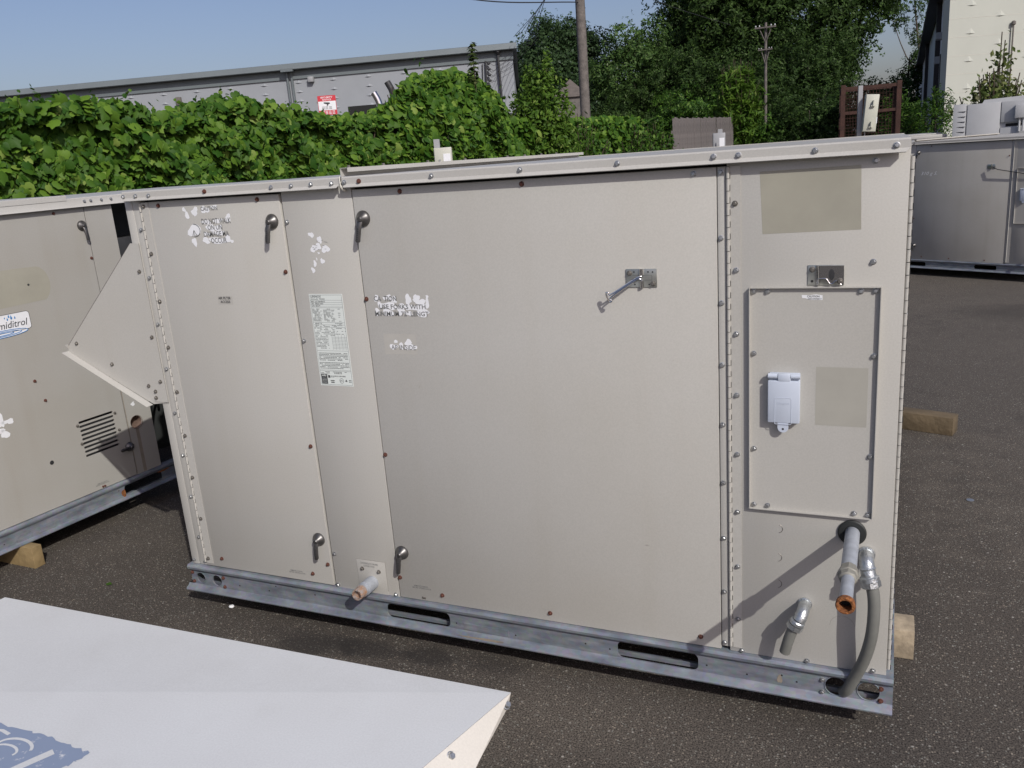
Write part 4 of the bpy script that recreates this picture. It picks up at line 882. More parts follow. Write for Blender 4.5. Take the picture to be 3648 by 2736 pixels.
def cloud(blobs, dens, size, rng, kind, shell=.55, up_=.35, droop=None):
    """blobs: (x,y,z,rx,ry,rz); dens = leaves per m^2 of blob surface"""
    out = []
    for (x, y, z, a, b_, c) in blobs:
        n_ = int(dens * 4 * math.pi * ((a * b_) ** 1.6 / 3 + (a * c) ** 1.6 / 3 + (b_ * c) ** 1.6 / 3) ** (1 / 1.6)); n_ = max(n_, 8)
        D = rng.normal(size=(n_, 3)); D /= np.linalg.norm(D, axis=1, keepdims=True)
        rad = 1 - shell * rng.random(n_) ** 1.8
        lump = 1 + .16 * np.sin(D[:, 0] * 5 + x * 3) * np.sin(D[:, 1] * 6 + y) + .12 * np.sin(D[:, 2] * 9 + z * 2 + D[:, 0] * 4)
        P = np.array((x, y, z)) + D * np.array((a, b_, c)) * (rad * lump)[:, None]
        N = D * .7 + rng.normal(size=(n_, 3)) * .55 + np.array((0, 0, up_))
        if kind == 'spray':     # gather the leaves into clumps so that crowns show light and dark masses
            m_ = max(5, n_ // 16); idx = rng.integers(0, m_, n_); cr = 1.55 * size
            off = rng.normal(size=(n_, 3)) * (cr * .55, cr * .55, cr * .42)
            N = off / cr * 1.1 + D[idx] * .45 + rng.normal(size=(n_, 3)) * .45 + np.array((0, 0, up_)); P = P[idx] + off
        k = kind if kind != 'spray' else 'spray%d' % rng.integers(0, 5)
        out.append(leaf_arrays(P, N, size * rng.uniform(.65, 1.3, n_), k, rng, droop))
    return out
def tree(name, label, base, h, blobs, m, dens, size, seed, trunk_r=.2, cat='tree', group=None, kind='spray', up_=.35, bare=0, shell=.55):
    rng = np.random.default_rng(seed); t = thing(name, label, cat, base, 0, group); rr_ = random.Random(seed)
    obj('crown', tri_mesh('crown', cloud(blobs, dens, size, rng, kind, shell, up_), m), None, t)
    bm = B(); top = Vector((blobs[0][0], blobs[0][1], h * .8))
    tr = spline([(0, 0, -.05), (rr_.uniform(-.1, .1), rr_.uniform(-.1, .1), h * .3), tuple(top * .6 + Vector((0, 0, h * .10))), tuple(top)], 4); tube(bm, tr, [trunk_r * (1 - .8 * i / len(tr)) for i in range(len(tr))], 10)
    for (x, y, z, a, b_, c) in blobs[1:]:
        s0 = tr[min(len(tr) - 2, max(1, int(len(tr) * min(.75, max(.2, z / h - .35)))))]; e = Vector((x, y, z)); mid = (s0 + e) / 2 + Vector((0, 0, -.06 * h))
        L = spline([tuple(s0), tuple(mid), tuple(e)], 3); tube(bm, L, [trunk_r * (.42 - .36 * i / len(L)) for i in range(len(L))], 7)
        for q in range(3):
            d = Vector((rr_.uniform(-1, 1), rr_.uniform(-1, 1), rr_.uniform(-.2, 1))); e2 = e + Vector((d.x * a, d.y * b_, d.z * c)) * .85; tube(bm, [tuple(e * .8 + s0 * .2), tuple((e + e2) / 2), tuple(e2)], [trunk_r * .12, trunk_r * .08, trunk_r * .03], 5)
    obj('trunk', bm, M['bark'], t)
    return t

# ------------------------------------------------------------------ vine hedge along the property line
HT = [(0.6, 2.16), (3.05, 2.15), (3.26, 2.17), (3.81, 2.22), (4.14, 2.22), (4.47, 2.21), (4.64, 2.12), (5.09, 2.11), (5.51, 2.21), (5.97, 2.29), (6.32, 2.25), (7.02, 2.16), (7.83, 2.09), (8.42, 2.09), (8.82, 2.1), (9.22, 2.08), (9.42, 2.46), (9.75, 2.62), (10.34, 2.74), (11.35, 2.80), (12.22, 2.68), (12.56, 2.46), (13.05, 2.2), (13.46, 2.1), (14.5, 2.08), (15.93, 2.06), (18.6, 2.12), (22.03, 2.15), (23.2, 2.1)]
HY = np.array([a for a, b_ in HT]); HZ = np.array([b_ for a, b_ in HT]) - .05
def hedge():
    rng = np.random.default_rng(21)
    t = thing('vine_hedge', 'long grapevine hedge smothering the fence along the left side of the lot', 'hedge', (-4.62, 0, 0))
    parts = []; singles = None
    for y0, y1, n_, s, kind in ((.6, 5.0, 16500, .088, 'vine'), (5.0, 9.0, 16000, .090, 'vine'), (9.0, 13.2, 17000, .105, 'vine_lo'), (13.2, 23.2, 17000, .125, 'vine_lo')):
        y = rng.uniform(y0, y1, n_); zt = np.interp(y, HY, HZ) - .05 + rng.normal(0, .035, n_)
        u = rng.random(n_) ** .8; z = .03 + u * (zt - .03)
        mound = np.clip((zt - 2.12) / .25, 0, 1) * (y > 9.3)
        bulge = .16 * np.sin(y * 2.3) * np.sin(z * 4 + y) + .15 * np.sin(y * 5.1 + z * 6) + .10 * np.sin(y * 11 + z * 9) + .05 * np.sin(y * 23 - z * 17)
        round_ = .24 * (np.clip(u - .72, 0, 1) / .28) ** 2
        bulge = np.maximum(bulge, np.where(mound > 0, -.08, -.13))
        dep = np.where(rng.random(n_) < .72, rng.random(n_) ** 2 * .20, rng.random(n_) * .36) * (1 - .55 * mound)
        x = .16 + bulge * .8 + mound * .20 * np.sin(np.pi * np.clip(u, 0, 1)) + mound * .16 - round_ - dep
        top = rng.random(n_) < .16
        x = np.where(top, rng.uniform(-.30, .12, n_) * (1 - .7 * mound) + .16 * mound, x); z = np.where(top, zt + rng.uniform(-.04, .03, n_), z)
        P = np.stack([x, y, z], 1)
        N = np.stack([.85 + 0 * x, -.35 + 0 * x, .45 + .4 * top], 1) + rng.normal(size=(n_, 3)) * .58
        S = s * rng.uniform(.45, 1.45, n_)
        if singles is None:
            sc_ = (y > 2.9) & (z > 1.35) & (dep < .12); idx = np.where(sc_)[0][:300]; singles = (P[idx], N[idx], S[idx]); keep = np.ones(n_, bool); keep[idx] = False; P, N, S = P[keep], N[keep], S[keep]
        parts.append(leaf_arrays(P, N, S, kind, rng, (.25, 0, -1)))
    # stray shoots above the top
    for k in range(60):
        y = rng.uniform(2.9, 9.0); z = np.interp(y, HY, HZ); m_ = rng.integers(3, 8); tt = np.linspace(0, 1, m_)
        P = np.stack([-.1 + rng.normal(0, .1) + tt * rng.uniform(-.1, .15), y + tt * rng.uniform(-.25, .25), z + tt * rng.uniform(.05, .16)], 1)
        parts.append(leaf_arrays(P, rng.normal(size=(m_, 3)) + (.6, -.3, .3), np.linspace(.085, .035, m_), 'vine_lo', rng, (.2, 0, -1)))
    for y, zz in ((9.95, .30), (11.9, .12), (12.9, .45)):
        z = np.interp(y, HY, HZ); m_ = 9; tt = np.linspace(0, 1, m_); P = np.stack([.0 + tt * .1, y + tt * .15, z + tt * zz], 1) + rng.normal(0, .05, (m_, 3)); parts.append(leaf_arrays(P, rng.normal(size=(m_, 3)) + (.6, -.3, .3), np.linspace(.14, .05, m_), 'vine_lo', rng, (.2, 0, -1)))
    stuff(obj('foliage', tri_mesh('foliage', parts, M['vine_leaf']), None, t))
    V, Fc = leaf_template('vine'); lm = []
    for q in range(4):
        VV = V.copy(); VV[:, 2] += .06 * np.sin(V[:, 0] * 5 + q) + .05 * q * V[:, 1] ** 2; VV[:, 0] *= 1 + .1 * (q - 1.5); lm.append(tri_mesh('leaf', [(VV, Fc)], M['vine_leaf']))
    P, N, S = singles
    for i in range(len(P)):
        o = link(bpy.data.objects.new('leaf', lm[i % 4]), t); n_ = Vector(N[i]).normalized(); tq = Vector((.25, 0, -1)) + Vector(rng.normal(size=3) * .4); tq = (tq - n_ * tq.dot(n_)).normalized(); u = tq.cross(n_)
        o.matrix_local = Matrix(((u.x, tq.x, n_.x, P[i][0]), (u.y, tq.y, n_.y, P[i][1]), (u.z, tq.z, n_.z, P[i][2]), (0, 0, 0, 1))) @ Matrix.Diagonal((S[i], S[i], S[i], 1))
    bm = B(); rr_ = random.Random(2)
    for k in range(60):
        y = rr_.uniform(.7, 23); z1 = float(np.interp(y, HY, HZ)) - .12; x = rr_.uniform(-.35, -.02)
        tube(bm, spline([(x, y, 0), (x + rr_.uniform(-.05, .08), y + rr_.uniform(-.3, .3), z1 * .5), (x + rr_.uniform(-.1, .1), y + rr_.uniform(-.5, .5), z1)], 3), .008, 5)
    obj('vine_stems', bm, M['stem'], t)
    bm = B()   # solid core of vine tangle, coloured dark for the shade inside the hedge
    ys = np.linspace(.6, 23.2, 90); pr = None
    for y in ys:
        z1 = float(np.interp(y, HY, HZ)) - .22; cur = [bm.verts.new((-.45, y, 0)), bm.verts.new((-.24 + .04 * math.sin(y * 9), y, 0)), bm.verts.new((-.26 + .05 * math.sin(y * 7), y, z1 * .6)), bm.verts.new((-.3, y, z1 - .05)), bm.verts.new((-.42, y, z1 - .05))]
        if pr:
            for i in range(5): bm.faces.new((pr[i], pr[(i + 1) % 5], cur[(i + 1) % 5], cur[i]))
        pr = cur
    obj('dark_hedge_core', bm, M['core_shade'], t)
hedge()
# chain link fence carrying the vines
fn = thing('chain_link_fence', 'chain link fence buried in the grapevine hedge', 'fence', (-5.02, 0, 0))
for k in range(10):
    bm = B(); tube(bm, [(0, .7 + k * 2.5, 0), (0, .7 + k * 2.5, 1.84)], .03, 8); obj('post', bm, M['grey_metal'], fn)
bm = B(); tube(bm, [(0, .7, 1.82), (0, 23.2, 1.82)], .02, 8); obj('top_rail', bm, M['grey_metal'], fn)

# saplings and stalks growing in the hedge
def sapling(name, label, base, h, spread, n_st, m, kind, size, seed, cat='shrub', per=38, lean=(0, 0), group=None):
    rng = np.random.default_rng(seed); t = thing(name, label, cat, base, 0, group); bm = B(); parts = []
    for k in range(n_st):
        a = rng.uniform(0, 6.28); r_ = spread * rng.random() ** .6; hh = h * rng.uniform(.6, 1.0) * (1 - .35 * r_ / max(spread, .01))
        p = spline([(0, 0, 0), (r_ * .35 * math.cos(a), r_ * .35 * math.sin(a), hh * .45), (r_ * math.cos(a) + lean[0] * hh, r_ * math.sin(a) + lean[1] * hh, hh)], 5); tube(bm, p, [.018 * (1 - .8 * i / len(p)) + .002 for i in range(len(p))], 5)
        tt = rng.uniform(.15, 1, per); ii = (tt * (len(p) - 1)).astype(int); C_ = np.array([tuple(p[i]) for i in ii]) + rng.normal(size=(per, 3)) * (.06 + .05 * spread)
        parts.append(leaf_arrays(C_, rng.normal(size=(per, 3)) + (.3, -.3, .6), size * rng.uniform(.6, 1.3, per), kind, rng))
    obj('stem', bm, M['stem'], t); obj('foliage', tri_mesh('foliage', parts, m), None, t); return t
rng = np.random.default_rng(5)
tree('willow_sapling', 'light green leafy sapling rising from the hedge left of the utility pole', (-4.45, 14.75, 0), 3.2,
     [(0, 0, 1.5, .80, .6, .95), (-.25, 0, 2.1, .45, .4, .6), (.3, 0, 2.2, .42, .4, .65), (0, 0, 2.55, .30, .3, .5), (.22, 0, 2.95, .13, .15, .38), (-.2, 0, 2.75, .13, .15, .34), (.45, 0, 1.3, .4, .4, .6)], M['shoot_leaf'], 360, .10, 5, .03, 'shrub', None, 'oval', .3)
# dark whorled stalk above the mound
rng = np.random.default_rng(9); t = thing('weed_stalk', 'tall dark whorled weed stalk standing above the hedge mound', 'plant', (-4.30, 11.55, 0))
bm = B(); tube(bm, [(0, 0, 0), (.02, 0, 2.0), (.0, .02, 3.22)], [.02, .014, .006], 6); obj('stem', bm, M['stem'], t)
parts = []
for k in range(9):
    z = 2.62 + k * .072; n_ = 10; a = rng.uniform(0, 6.28, n_); r_ = .13 * (1 - k * .05); P = np.stack([r_ * np.cos(a) * .6, r_ * np.sin(a) * .6, z + rng.normal(0, .012, n_)], 1)
    parts.append(leaf_arrays(P, np.stack([np.cos(a) * .5, np.sin(a) * .5, np.ones(n_)], 1), np.full(n_, .13), 'oval', rng))
obj('foliage', tri_mesh('foliage', parts, M['dark_leaf']), None, t)

# ------------------------------------------------------------------ industrial building behind the hedge
A0 = Vector((-34.32, 25.65, 0)); A1 = Vector((-12.37, 32.19, 0)); dv = (A1 - A0); LB = dv.length
kb = LB / 21.71; H1 = 5.70
bl = thing('industrial_building', 'long grey block industrial building with dark green fascia behind the hedge', 'building', A0, math.atan2(dv.y, dv.x))
SK = -.108
def skew_box(bm, x0, x1, y0, y1, z0, z1):
    q = [(x0, y0), (x1 + SK * y0, y0), (x1 + SK * y1, y1), (x0, y1)]; lo = [bm.verts.new((x, y, z0)) for x, y in q]; hi = [bm.verts.new((x, y, z1)) for x, y in q]
    bm.faces.new(lo); bm.faces.new(hi)
    for i in range(4): bm.faces.new((lo[i], lo[(i + 1) % 4], hi[(i + 1) % 4], hi[i]))
bm = B(); skew_box(bm, -14, LB, .0, 30, 0, H1 - .45); obj('wall', bm, M['block'], bl, False)
bm = B()   # metal fascia that overhangs the wall
thick_profile_x(bm, [(-.32, H1 - .27), (-.36, H1 - .24), (-.30, H1 - .02), (-.22, H1)], -14.2, LB + .22, -.03); skew_box(bm, -14.2, LB + .2, -.30, 30, H1 - .26, H1 - .03); obj('fascia', bm, M['fascia'], bl, False)
bm = B(); box(bm, -14, LB + .03, -.06, 0, H1 - .62, H1 - .27); obj('fascia_shadow_band', bm, M['fascia'], bl, False)  # dark band painted where the overhang's shadow falls on the wall
def bump_mesh(w_, h_, d, nm, m):
    bm = B(); vs = [bm.verts.new(p) for p in ((-w_ / 2, 0, 0), (w_ / 2, 0, 0), (0, 0, h_), (0, -d, .02 * h_))]
    for f in ((0, 1, 3), (1, 2, 3), (2, 0, 3)): bm.faces.new([vs[i] for i in f])
    return mesh_of(nm, bm, m, False)
bmL = bump_mesh(.36, .10, .05, 'accent_block', M['block'])
for c in range(-6, 16):
    for r_ in range(9):
        s = 1.40 + c * 1.45
        if s * kb > LB - .3 or (r_ > 4 and c < 6): continue
        o = link(bpy.data.objects.new('accent_block', bmL), bl); o.location = (s * kb, 0, H1 - .78 - r_ * .375 + (.18 if c % 2 else 0) * 0)
bm = B()
for s in (12.60, 12.78): box(bm, s * kb - .035, s * kb + .035, -.13, -.03, 0, H1 - .35)
obj('downspout', bm, M['fascia'], bl)
bm = B(); box(bm, 12.45 * kb, 12.95 * kb, -.40, -.28, H1 - .33, H1 - .20); obj('downspout', bm, M['fascia'], bl)
bm = B(); box(bm, 13.46 * kb, 13.68 * kb, -.22, -.001, 5.0 - .10, 5.0 + .12, .02); obj('wall_lamp', bm, M['grey_metal'], bl)
bm = B(); box(bm, 7.74 * kb, 7.95 * kb, -.16, -.001, 4.45, 4.78, .02); obj('wall_box', bm, M['stone'], bl)
bm = B(); box(bm, 14.93 * kb, 17.4 * kb, -.02, -.001, 2.2, 3.80); obj('dock_opening', bm, M['black'], bl)
# service mast with weatherhead, rack and cables near its right end
bm = B(); tube(bm, [(21.22 * kb, -.14, 2.2), (21.16 * kb, -.14, 5.36)], .05, 10); lathe(bm, (21.15 * kb, -.16, 5.34), (.25, -.3, 1), [(0, .09), (.1, .13), (.2, .09), (.25, .02)], 12); obj('service_mast', bm, M['darkgrey'], bl)
bm = B(); tube(bm, [(20.60 * kb, -.10, 3.2), (20.66 * kb, -.10, 5.10)], .035, 8)
for k in range(4): lathe(bm, (20.72 * kb, -.16, 5.0 - k * .22), (1, 0, -.1), [(0, .05), (.05, .07), (.1, .05), (.14, .02)], 10)
obj('insulator_rack', bm, M['darkgrey'], bl)
bm = B()
for k in range(4):
    tube(bm, spline([(20.85 * kb, -.18, 5.0 - k * .22), (21.0 * kb, -.25, 4.88 - k * .2), (21.2 * kb, -.28, 5.0 - k * .14), (LB - .1, -.3, 5.25 - k * .16), (LB + 1.2, -.8, 6.0 - k * .1)], 5), .008, 5)
tube(bm, [(20.52 * kb, -.05, 5.0), (20.42 * kb, -.05, 3.0)], .02, 6); tube(bm, [(20.64 * kb, -.05, 4.5), (20.5 * kb, -.05, 3.0)], .02, 6)
obj('cable', bm, M['wire'], bl)

# ------------------------------------------------------------------ white block building at right
wb = thing('warehouse', 'tall cream block warehouse at the right edge with dark ribbed side wall', 'building', (3.15, 21.5, 0), R_(23))
bm = B(); box(bm, 0, 30, 0, .3, 0, 5.6); obj('front_wall', bm, M['block_cream'], wb, False)
ca, sa = math.cos(R_(23)), math.sin(R_(23))
def loc(X, Y): dx, dy = X - 3.15, Y - 21.5; return (dx * ca + dy * sa, -dx * sa + dy * ca)
bm = B(); p = [loc(3.15, 21.5), loc(3.63, 98), loc(30, 98), loc(30, 33.5)]
lo = [bm.verts.new((x, y + (.05 if i in (0, 3) else 0), 0)) for i, (x, y) in enumerate(p)]; hi = [bm.verts.new((x, y + (.05 if i in (0, 3) else 0), 5.0)) for i, (x, y) in enumerate(p)]
for i in range(4): bm.faces.new((lo[i], lo[(i + 1) % 4], hi[(i + 1) % 4], hi[i]))
bm.faces.new(hi); obj('side_wall', bm, M['panel_grey'], wb, False)
def side_box(bm, Y0, Y1, out, z0, z1):
    f = lambda Y, o_: loc(3.15 + .0063 * (Y - 21.5) - o_, Y)
    q = [f(Y0, -.01), f(Y1, -.01), f(Y1, out), f(Y0, out)]; lo = [bm.verts.new((x, y, z0)) for x, y in q]; hi = [bm.verts.new((x, y, z1)) for x, y in q]
    bm.faces.new(lo); bm.faces.new(hi)
    for i in range(4): bm.faces.new((lo[i], lo[(i + 1) % 4], hi[(i + 1) % 4], hi[i]))
bm = B(); side_box(bm, 22.0, 97, .36, 4.55, 4.75); obj('eave', bm, M['brown_trim'], wb, False)
for Y in (26.2, 40.8, 71.0):
    bm = B(); side_box(bm, Y, Y + .5 + (Y - 25) * .02, .14, 0, 4.55); obj('rib', bm, M['brown_trim'], wb, False)
bm = B(); side_box(bm, 23.0, 23.25, .10, 0, 3.0); obj('rib', bm, M['brown_trim'], wb, False)
bm = B(); side_box(bm, 22.9, 23.4, .22, 3.35, 3.50); obj('wall_lamp', bm, M['grey_metal'], wb, False)
bm = B(); side_box(bm, 24.2, 24.5, .2, 2.85, 3.02); obj('wall_lamp', bm, M['grey_metal'], wb, False)
bmR = bump_mesh(.24, .13, .028, 'accent_block', M['block_cream'])
for c in range(0, 8):
    for r_ in range(8):
        s = .50 + c * .66; z = 4.51 - r_ * .605 - (.27 if c % 2 else 0)
        if z > 1.0:
            o = link(bpy.data.objects.new('accent_block', bmR), wb); o.location = (s, 0, z)
bm = B(); tube(bm, [(1.46, -.06, 1.5), (1.45, -.06, 3.42)], .018, 8); lathe(bm, (1.45, -.06, 3.40), (0, 0, 1), [(0, .02), (.02, .05), (.08, .045), (.10, .02)], 10); obj('conduit_pipe', bm, M['stone'], wb)
bm = B()
for r_ in range(13): box(bm, .002, 8, -.0035, 0.0, .4 + r_ * .405, .405 + r_ * .405)
stuff(obj('mortar_joints', bm, M['cream_edge'], wb, False))

# ------------------------------------------------------------------ poles and wires
def pole(label, x, y, h, r_, cross=None):
    t = thing('utility_pole', label, 'utility pole', (x, y, 0)); bm = B(); tube(bm, [(0, 0, -.05), (0, 0, h * .5), (0, 0, h)], [r_, r_ * .9, r_ * .72], 16); obj('shaft', bm, M['pole'], t)
    for z, w_ in cross or []:
        bm = B(); box(bm, -w_, w_, -.16, -.08, z - .04 * w_ ** .5, z + .04 * w_ ** .5); tube(bm, [(-w_ * .6, -.1, z), (0, -.05, z - .5)], .02, 5); tube(bm, [(w_ * .6, -.1, z), (0, -.05, z - .5)], .02, 5); obj('crossarm', bm, M['pole'], t)
        for k in (-.9, -.55, .55, .9):
            bm = B(); q_ = min(1, w_); lathe(bm, (k * w_, -.12, z + .03), (0, 0, 1), [(0, .03 * q_), (.04 * q_, .07 * q_), (.12 * q_, .05 * q_), (.17 * q_, .03 * q_)], 8); obj('insulator', bm, M['unit_grey'], t)
    return t
pole('thick grey wooden utility pole rising out of the hedge, near', -4.72, 18.45, 9.0, .125, [(8.2, 1.1)])
pole('distant thin wooden utility pole with crossarms in front of the dark trees', -2.22, 31.2, 5.15, .062, [(4.98, .36), (4.25, .24)])
def wire(label, pts, r_=.012):
    bm = B(); tube(bm, spline(pts, 10), r_, 5); return tag(obj('overhead_wire', bm, M['wire']), label, 'wire', 'overhead wires at the near pole')
wire('long overhead wire crossing the top of the sky to the near pole', [(-8.6, 3.0, 6.1), (-6.6, 11.0, 4.72), (-5.7, 14.69, 4.44), (-4.72, 18.4, 4.68)], .013)
for k in range(5):
    wire('thin overhead wire slanting from behind the near pole down to the building end', [(-4.72 + .05 * k, 18.45, 5.9 - .05 * k), (-8.0 + .10 * k, 24.5 - .1 * k, 5.75 + .06 * k), (-12.0 + .25 * k, 31.6, 5.85 + .04 * k)], .010)
wire('thin wire running from the near pole right towards the big tree', [(-4.72, 18.45, 5.6), (-4.6, 26, 5.5), (-4.9, 40, 6.2)], .010)

# ------------------------------------------------------------------ security sign on its stake
sg = thing('security_sign', 'small red and white security notice sign on a stake above the hedge', 'sign', (-4.95, 8.22, 0), R_(27), None, .985)
bm = B(); tube(bm, [(0, .012, 0), (0, .012, 2.38)], .012, 6); obj('stake', bm, M['wood_grey'], sg)
bm = B(); prism(bm, rrect(-.125, .125, 2.160, 2.415, .012), -.003, .001); obj('sign_panel', bm, M['red'], sg, False)
bm = B(); quad(bm, -.119, .119, 2.222, 2.340, -.0042); put_text(bm, 'SECURITY', -.082, 2.380, .164, .022, -.0042, 0, .02); put_text(bm, 'NOTICE', -.060, 2.349, .120, .022, -.0042, 0, .02)
for z in (2.205, 2.188, 2.171): 
    for x in (-.08, -.035, .012, .06): quad(bm, x, x + .036, z, z + .007, -.0042)
obj('white_print', bm, M['sticker'], sg, False)
bm = B(); bm.faces.new([bm.verts.new((x, -.0052, z)) for x, z in ((-.045, 2.328), (.035, 2.322), (.040, 2.304), (-.005, 2.300), (-.045, 2.312))]); bm.faces.new([bm.verts.new((x, -.0052, z)) for x, z in ((.0, 2.3), (.02, 2.302), (.01, 2.280), (-.01, 2.282))])
for z in (2.265, 2.250, 2.236): 
    for x in (-.075, -.03, .02): quad(bm, x, x + .04, z, z + .005, -.0052)
obj('camera_symbol', bm, M['black_ink'], sg, False)

# exhaust stacks behind the hedge
def stack(label, x, y, h, m, turn):
    t = tag(obj('exhaust_stack', tube(B(), spline([(0, 0, 0), (0, 0, h - .75), (0, 0, h - .45), (-.04 * turn, 0, h - .2), (-.13 * turn, 0, h)], 6), .075, 16), m), label, 'exhaust stack', 'truck exhaust stacks behind the hedge')
    t.location = (x, y, 0); t.rotation_euler = (0, 0, R_(24)); return t
stack('bright chrome curved truck exhaust stack behind the hedge, left one', -8.95, 16.08, 3.02, M['chrome'], 1)
stack('dark tipped curved truck exhaust stack beside the hedge mound, right one', -8.66, 16.25, 3.24, M['darkgrey'], 1)

# ------------------------------------------------------------------ shed with pyramid roof
sh = thing('pyramid_roof_shed', 'small brown shed with pyramid shingle roof left of the near utility pole', 'shed', (-9.95, 32.2, 0), R_(20))
bm = B(); box(bm, -.62, .62, -.62, .62, 0, 3.38); obj('wall', bm, M['stone'], sh)
bm = B(); q = [bm.verts.new(p) for p in ((-.72, -.72, 3.36), (.72, -.72, 3.36), (.72, .72, 3.36), (-.72, .72, 3.36), (0, 0, 4.08))]
for f in ((0, 1, 4), (1, 2, 4), (2, 3, 4), (3, 0, 4), (3, 2, 1, 0)): bm.faces.new([q[i] for i in f])
obj('roof', bm, M['shingle'], sh, False)

# ------------------------------------------------------------------ grey plank fence at the end of the lot
f0, f1 = Vector((-3.75, 23.3, 0)), Vector((-3.15, 29.9, 0)); fd_ = f1 - f0
pf = thing('plank_fence', 'weathered grey wooden plank fence between the hedge and the dark bushes', 'fence', f0, math.atan2(fd_.y, fd_.x))
pm = []
for q in range(4):
    bm = B(); box(bm, 0, .138, -.018, .0, .02, 2.02 + .01 * q, .003); pm.append(mesh_of('plank', bm, M['wood_grey'], False))
for k in range(46):
    o = link(bpy.data.objects.new('plank', pm[(k * 7) % 4]), pf); o.location = (k * .144, rs.uniform(-.006, .006), rs.uniform(-.01, .012)); o.rotation_euler = (rs.uniform(-.006, .006), 0, 0)
bm = B(); box(bm, 0, 6.63, .001, .05, .4, .49); box(bm, 0, 6.63, .001, .05, 1.6, 1.69); obj('fence_rail', bm, M['wood_grey'], pf)
pf2 = thing('plank_fence', 'brown wooden plank fence mostly hidden behind the vine hedge', 'fence', (-8.6, 23.6, 0), R_(-3))
for k in range(27):
    o = link(bpy.data.objects.new('plank', pm[(k * 5) % 4]), pf2); o.location = (k * .144, rs.uniform(-.006, .006), rs.uniform(-.01, .012))

# ------------------------------------------------------------------ things seen over the roof
def disconnect(label, x, y, z0, z1, w_, dpt, post, m='box_cream', rz=20, white=True, tall=False):
    t = thing('disconnect_box', label, 'switch box', (x, y, 0), R_(rz), 'electrical disconnect boxes on steel posts')
    bm = B(); box(bm, post[0], post[0] + .041, .004, .045, 0, post[1]); obj('steel_post', bm, M['grey_metal'], t)
    bm = B(); box(bm, 0, w_, -dpt, 0, z0, z1, .006); bx = obj('box', bm, M[m], t)
    bm = B(); box(bm, .004, w_ - .004, -dpt - .004, -dpt - .0005, z0 + .006, z1 - .006, .002); obj('door', bm, M[m], bx)
    if white:
        bm = B(); box(bm, w_ * .52, w_ * .92, -dpt - .0056, -dpt - .0041, z0 + (z1 - z0) * .30, z0 + (z1 - z0) * .78); obj('warning_label', bm, M['sticker'], bx)
        bm = B(); box(bm, w_ * .28, w_ * .36, -dpt - .02, -dpt - .004, z0 + (z1 - z0) * .3, z0 + (z1 - z0) * .6); box(bm, w_ * .28, w_ * .46, -dpt - .024, -dpt - .016, z0 + (z1 - z0) * .42, z0 + (z1 - z0) * .5); obj('latch', bm, M['grey_metal'], bx)
    return t, bx
disconnect('small cream disconnect box with white label above the left part of the roof', -.82, 3.53, 1.33, 1.525, .125, .07, (.0, 1.585), rz=24)
disconnect('small grey disconnect box with blue label above the roof, near the plank fence', .58, 6.43, 1.28, 1.485, .115, .06, (.05, 1.52), 'grey_metal', 12)
t, bx = disconnect('tall tilted cream switch box on a steel post before the rusty cage', 1.845, 7.60, 1.39, 1.745, .125, .075, (-.045, 1.835), rz=12, white=False)
for o in t.children:
    if o.name.startswith('box'): o.rotation_euler = (0, R_(4.5), 0); o.location = (-.122, 0, .006)
bm = B()
for z in (1.43, 1.63):
    box(bm, .066, .076, -.112, -.079, z + .004, z + .058); box(bm, .052, .090, -.104, -.079, z, z + .012)
obj('latch', bm, M['box_cream'], bx)
bm = B(); quad(bm, .118, .1255, 1.47, 1.53, -.0801); obj('warning_label', bm, M['sticker'], bx, False)
bm = B(); tube(bm, spline([(.02, -.03, 1.40), (.015, -.03, 1.33), (-.005, -.02, 1.2)], 5), .006, 6); obj('cable', bm, M['grey_metal'], t)

cg = thing('wire_cage', 'rusty brown steel mesh cage crate standing before the dark trees', 'cage', (1.33, 13.7, 0), R_(5))
bm = B()
for x in (0, .84):
    for y in (0, .7): box(bm, x - .035, x + .035, y - .035, y + .035, 0, 2.10 if y == 0 else 2.05)
for z in (.15, 1.12, 1.25, 1.66, 2.04):
    h_ = .05 if z != 1.66 else .045
    for y in (0, .7): box(bm, .036, .804, y - .025, y + .025, z - h_ / 2, z + h_ / 2)
    for x in (0, .84): box(bm, x - .025, x + .025, .036, .664, z - h_ / 2, z + h_ / 2)
obj('frame', bm, M['rust_cage'], cg)
bm = B()
for y in (.0, .7):
    for k in range(15): tube(bm, [(.05 + k * .05, y, .15), (.05 + k * .05, y, 2.04)], .0025, 4)
    for k in range(36): tube(bm, [(.036, y + .006, .17 + k * .052), (.804, y + .006, .17 + k * .052)], .0025, 4)
for x in (0, .8):
    for k in range(13): tube(bm, [(x, .05 + k * .05, .15), (x, .05 + k * .05, 2.04)], .004, 4)
    for k in range(36): tube(bm, [(x, .036, .17 + k * .052), (x, .664, .17 + k * .052)], .004, 4)
stuff(obj('wire_mesh', bm, M['rust_cage'], cg))
bm = B(); box(bm, .06, .74, .06, .64, .16, 1.02); obj('crate_load', bm, M['rust_cage'], cg)

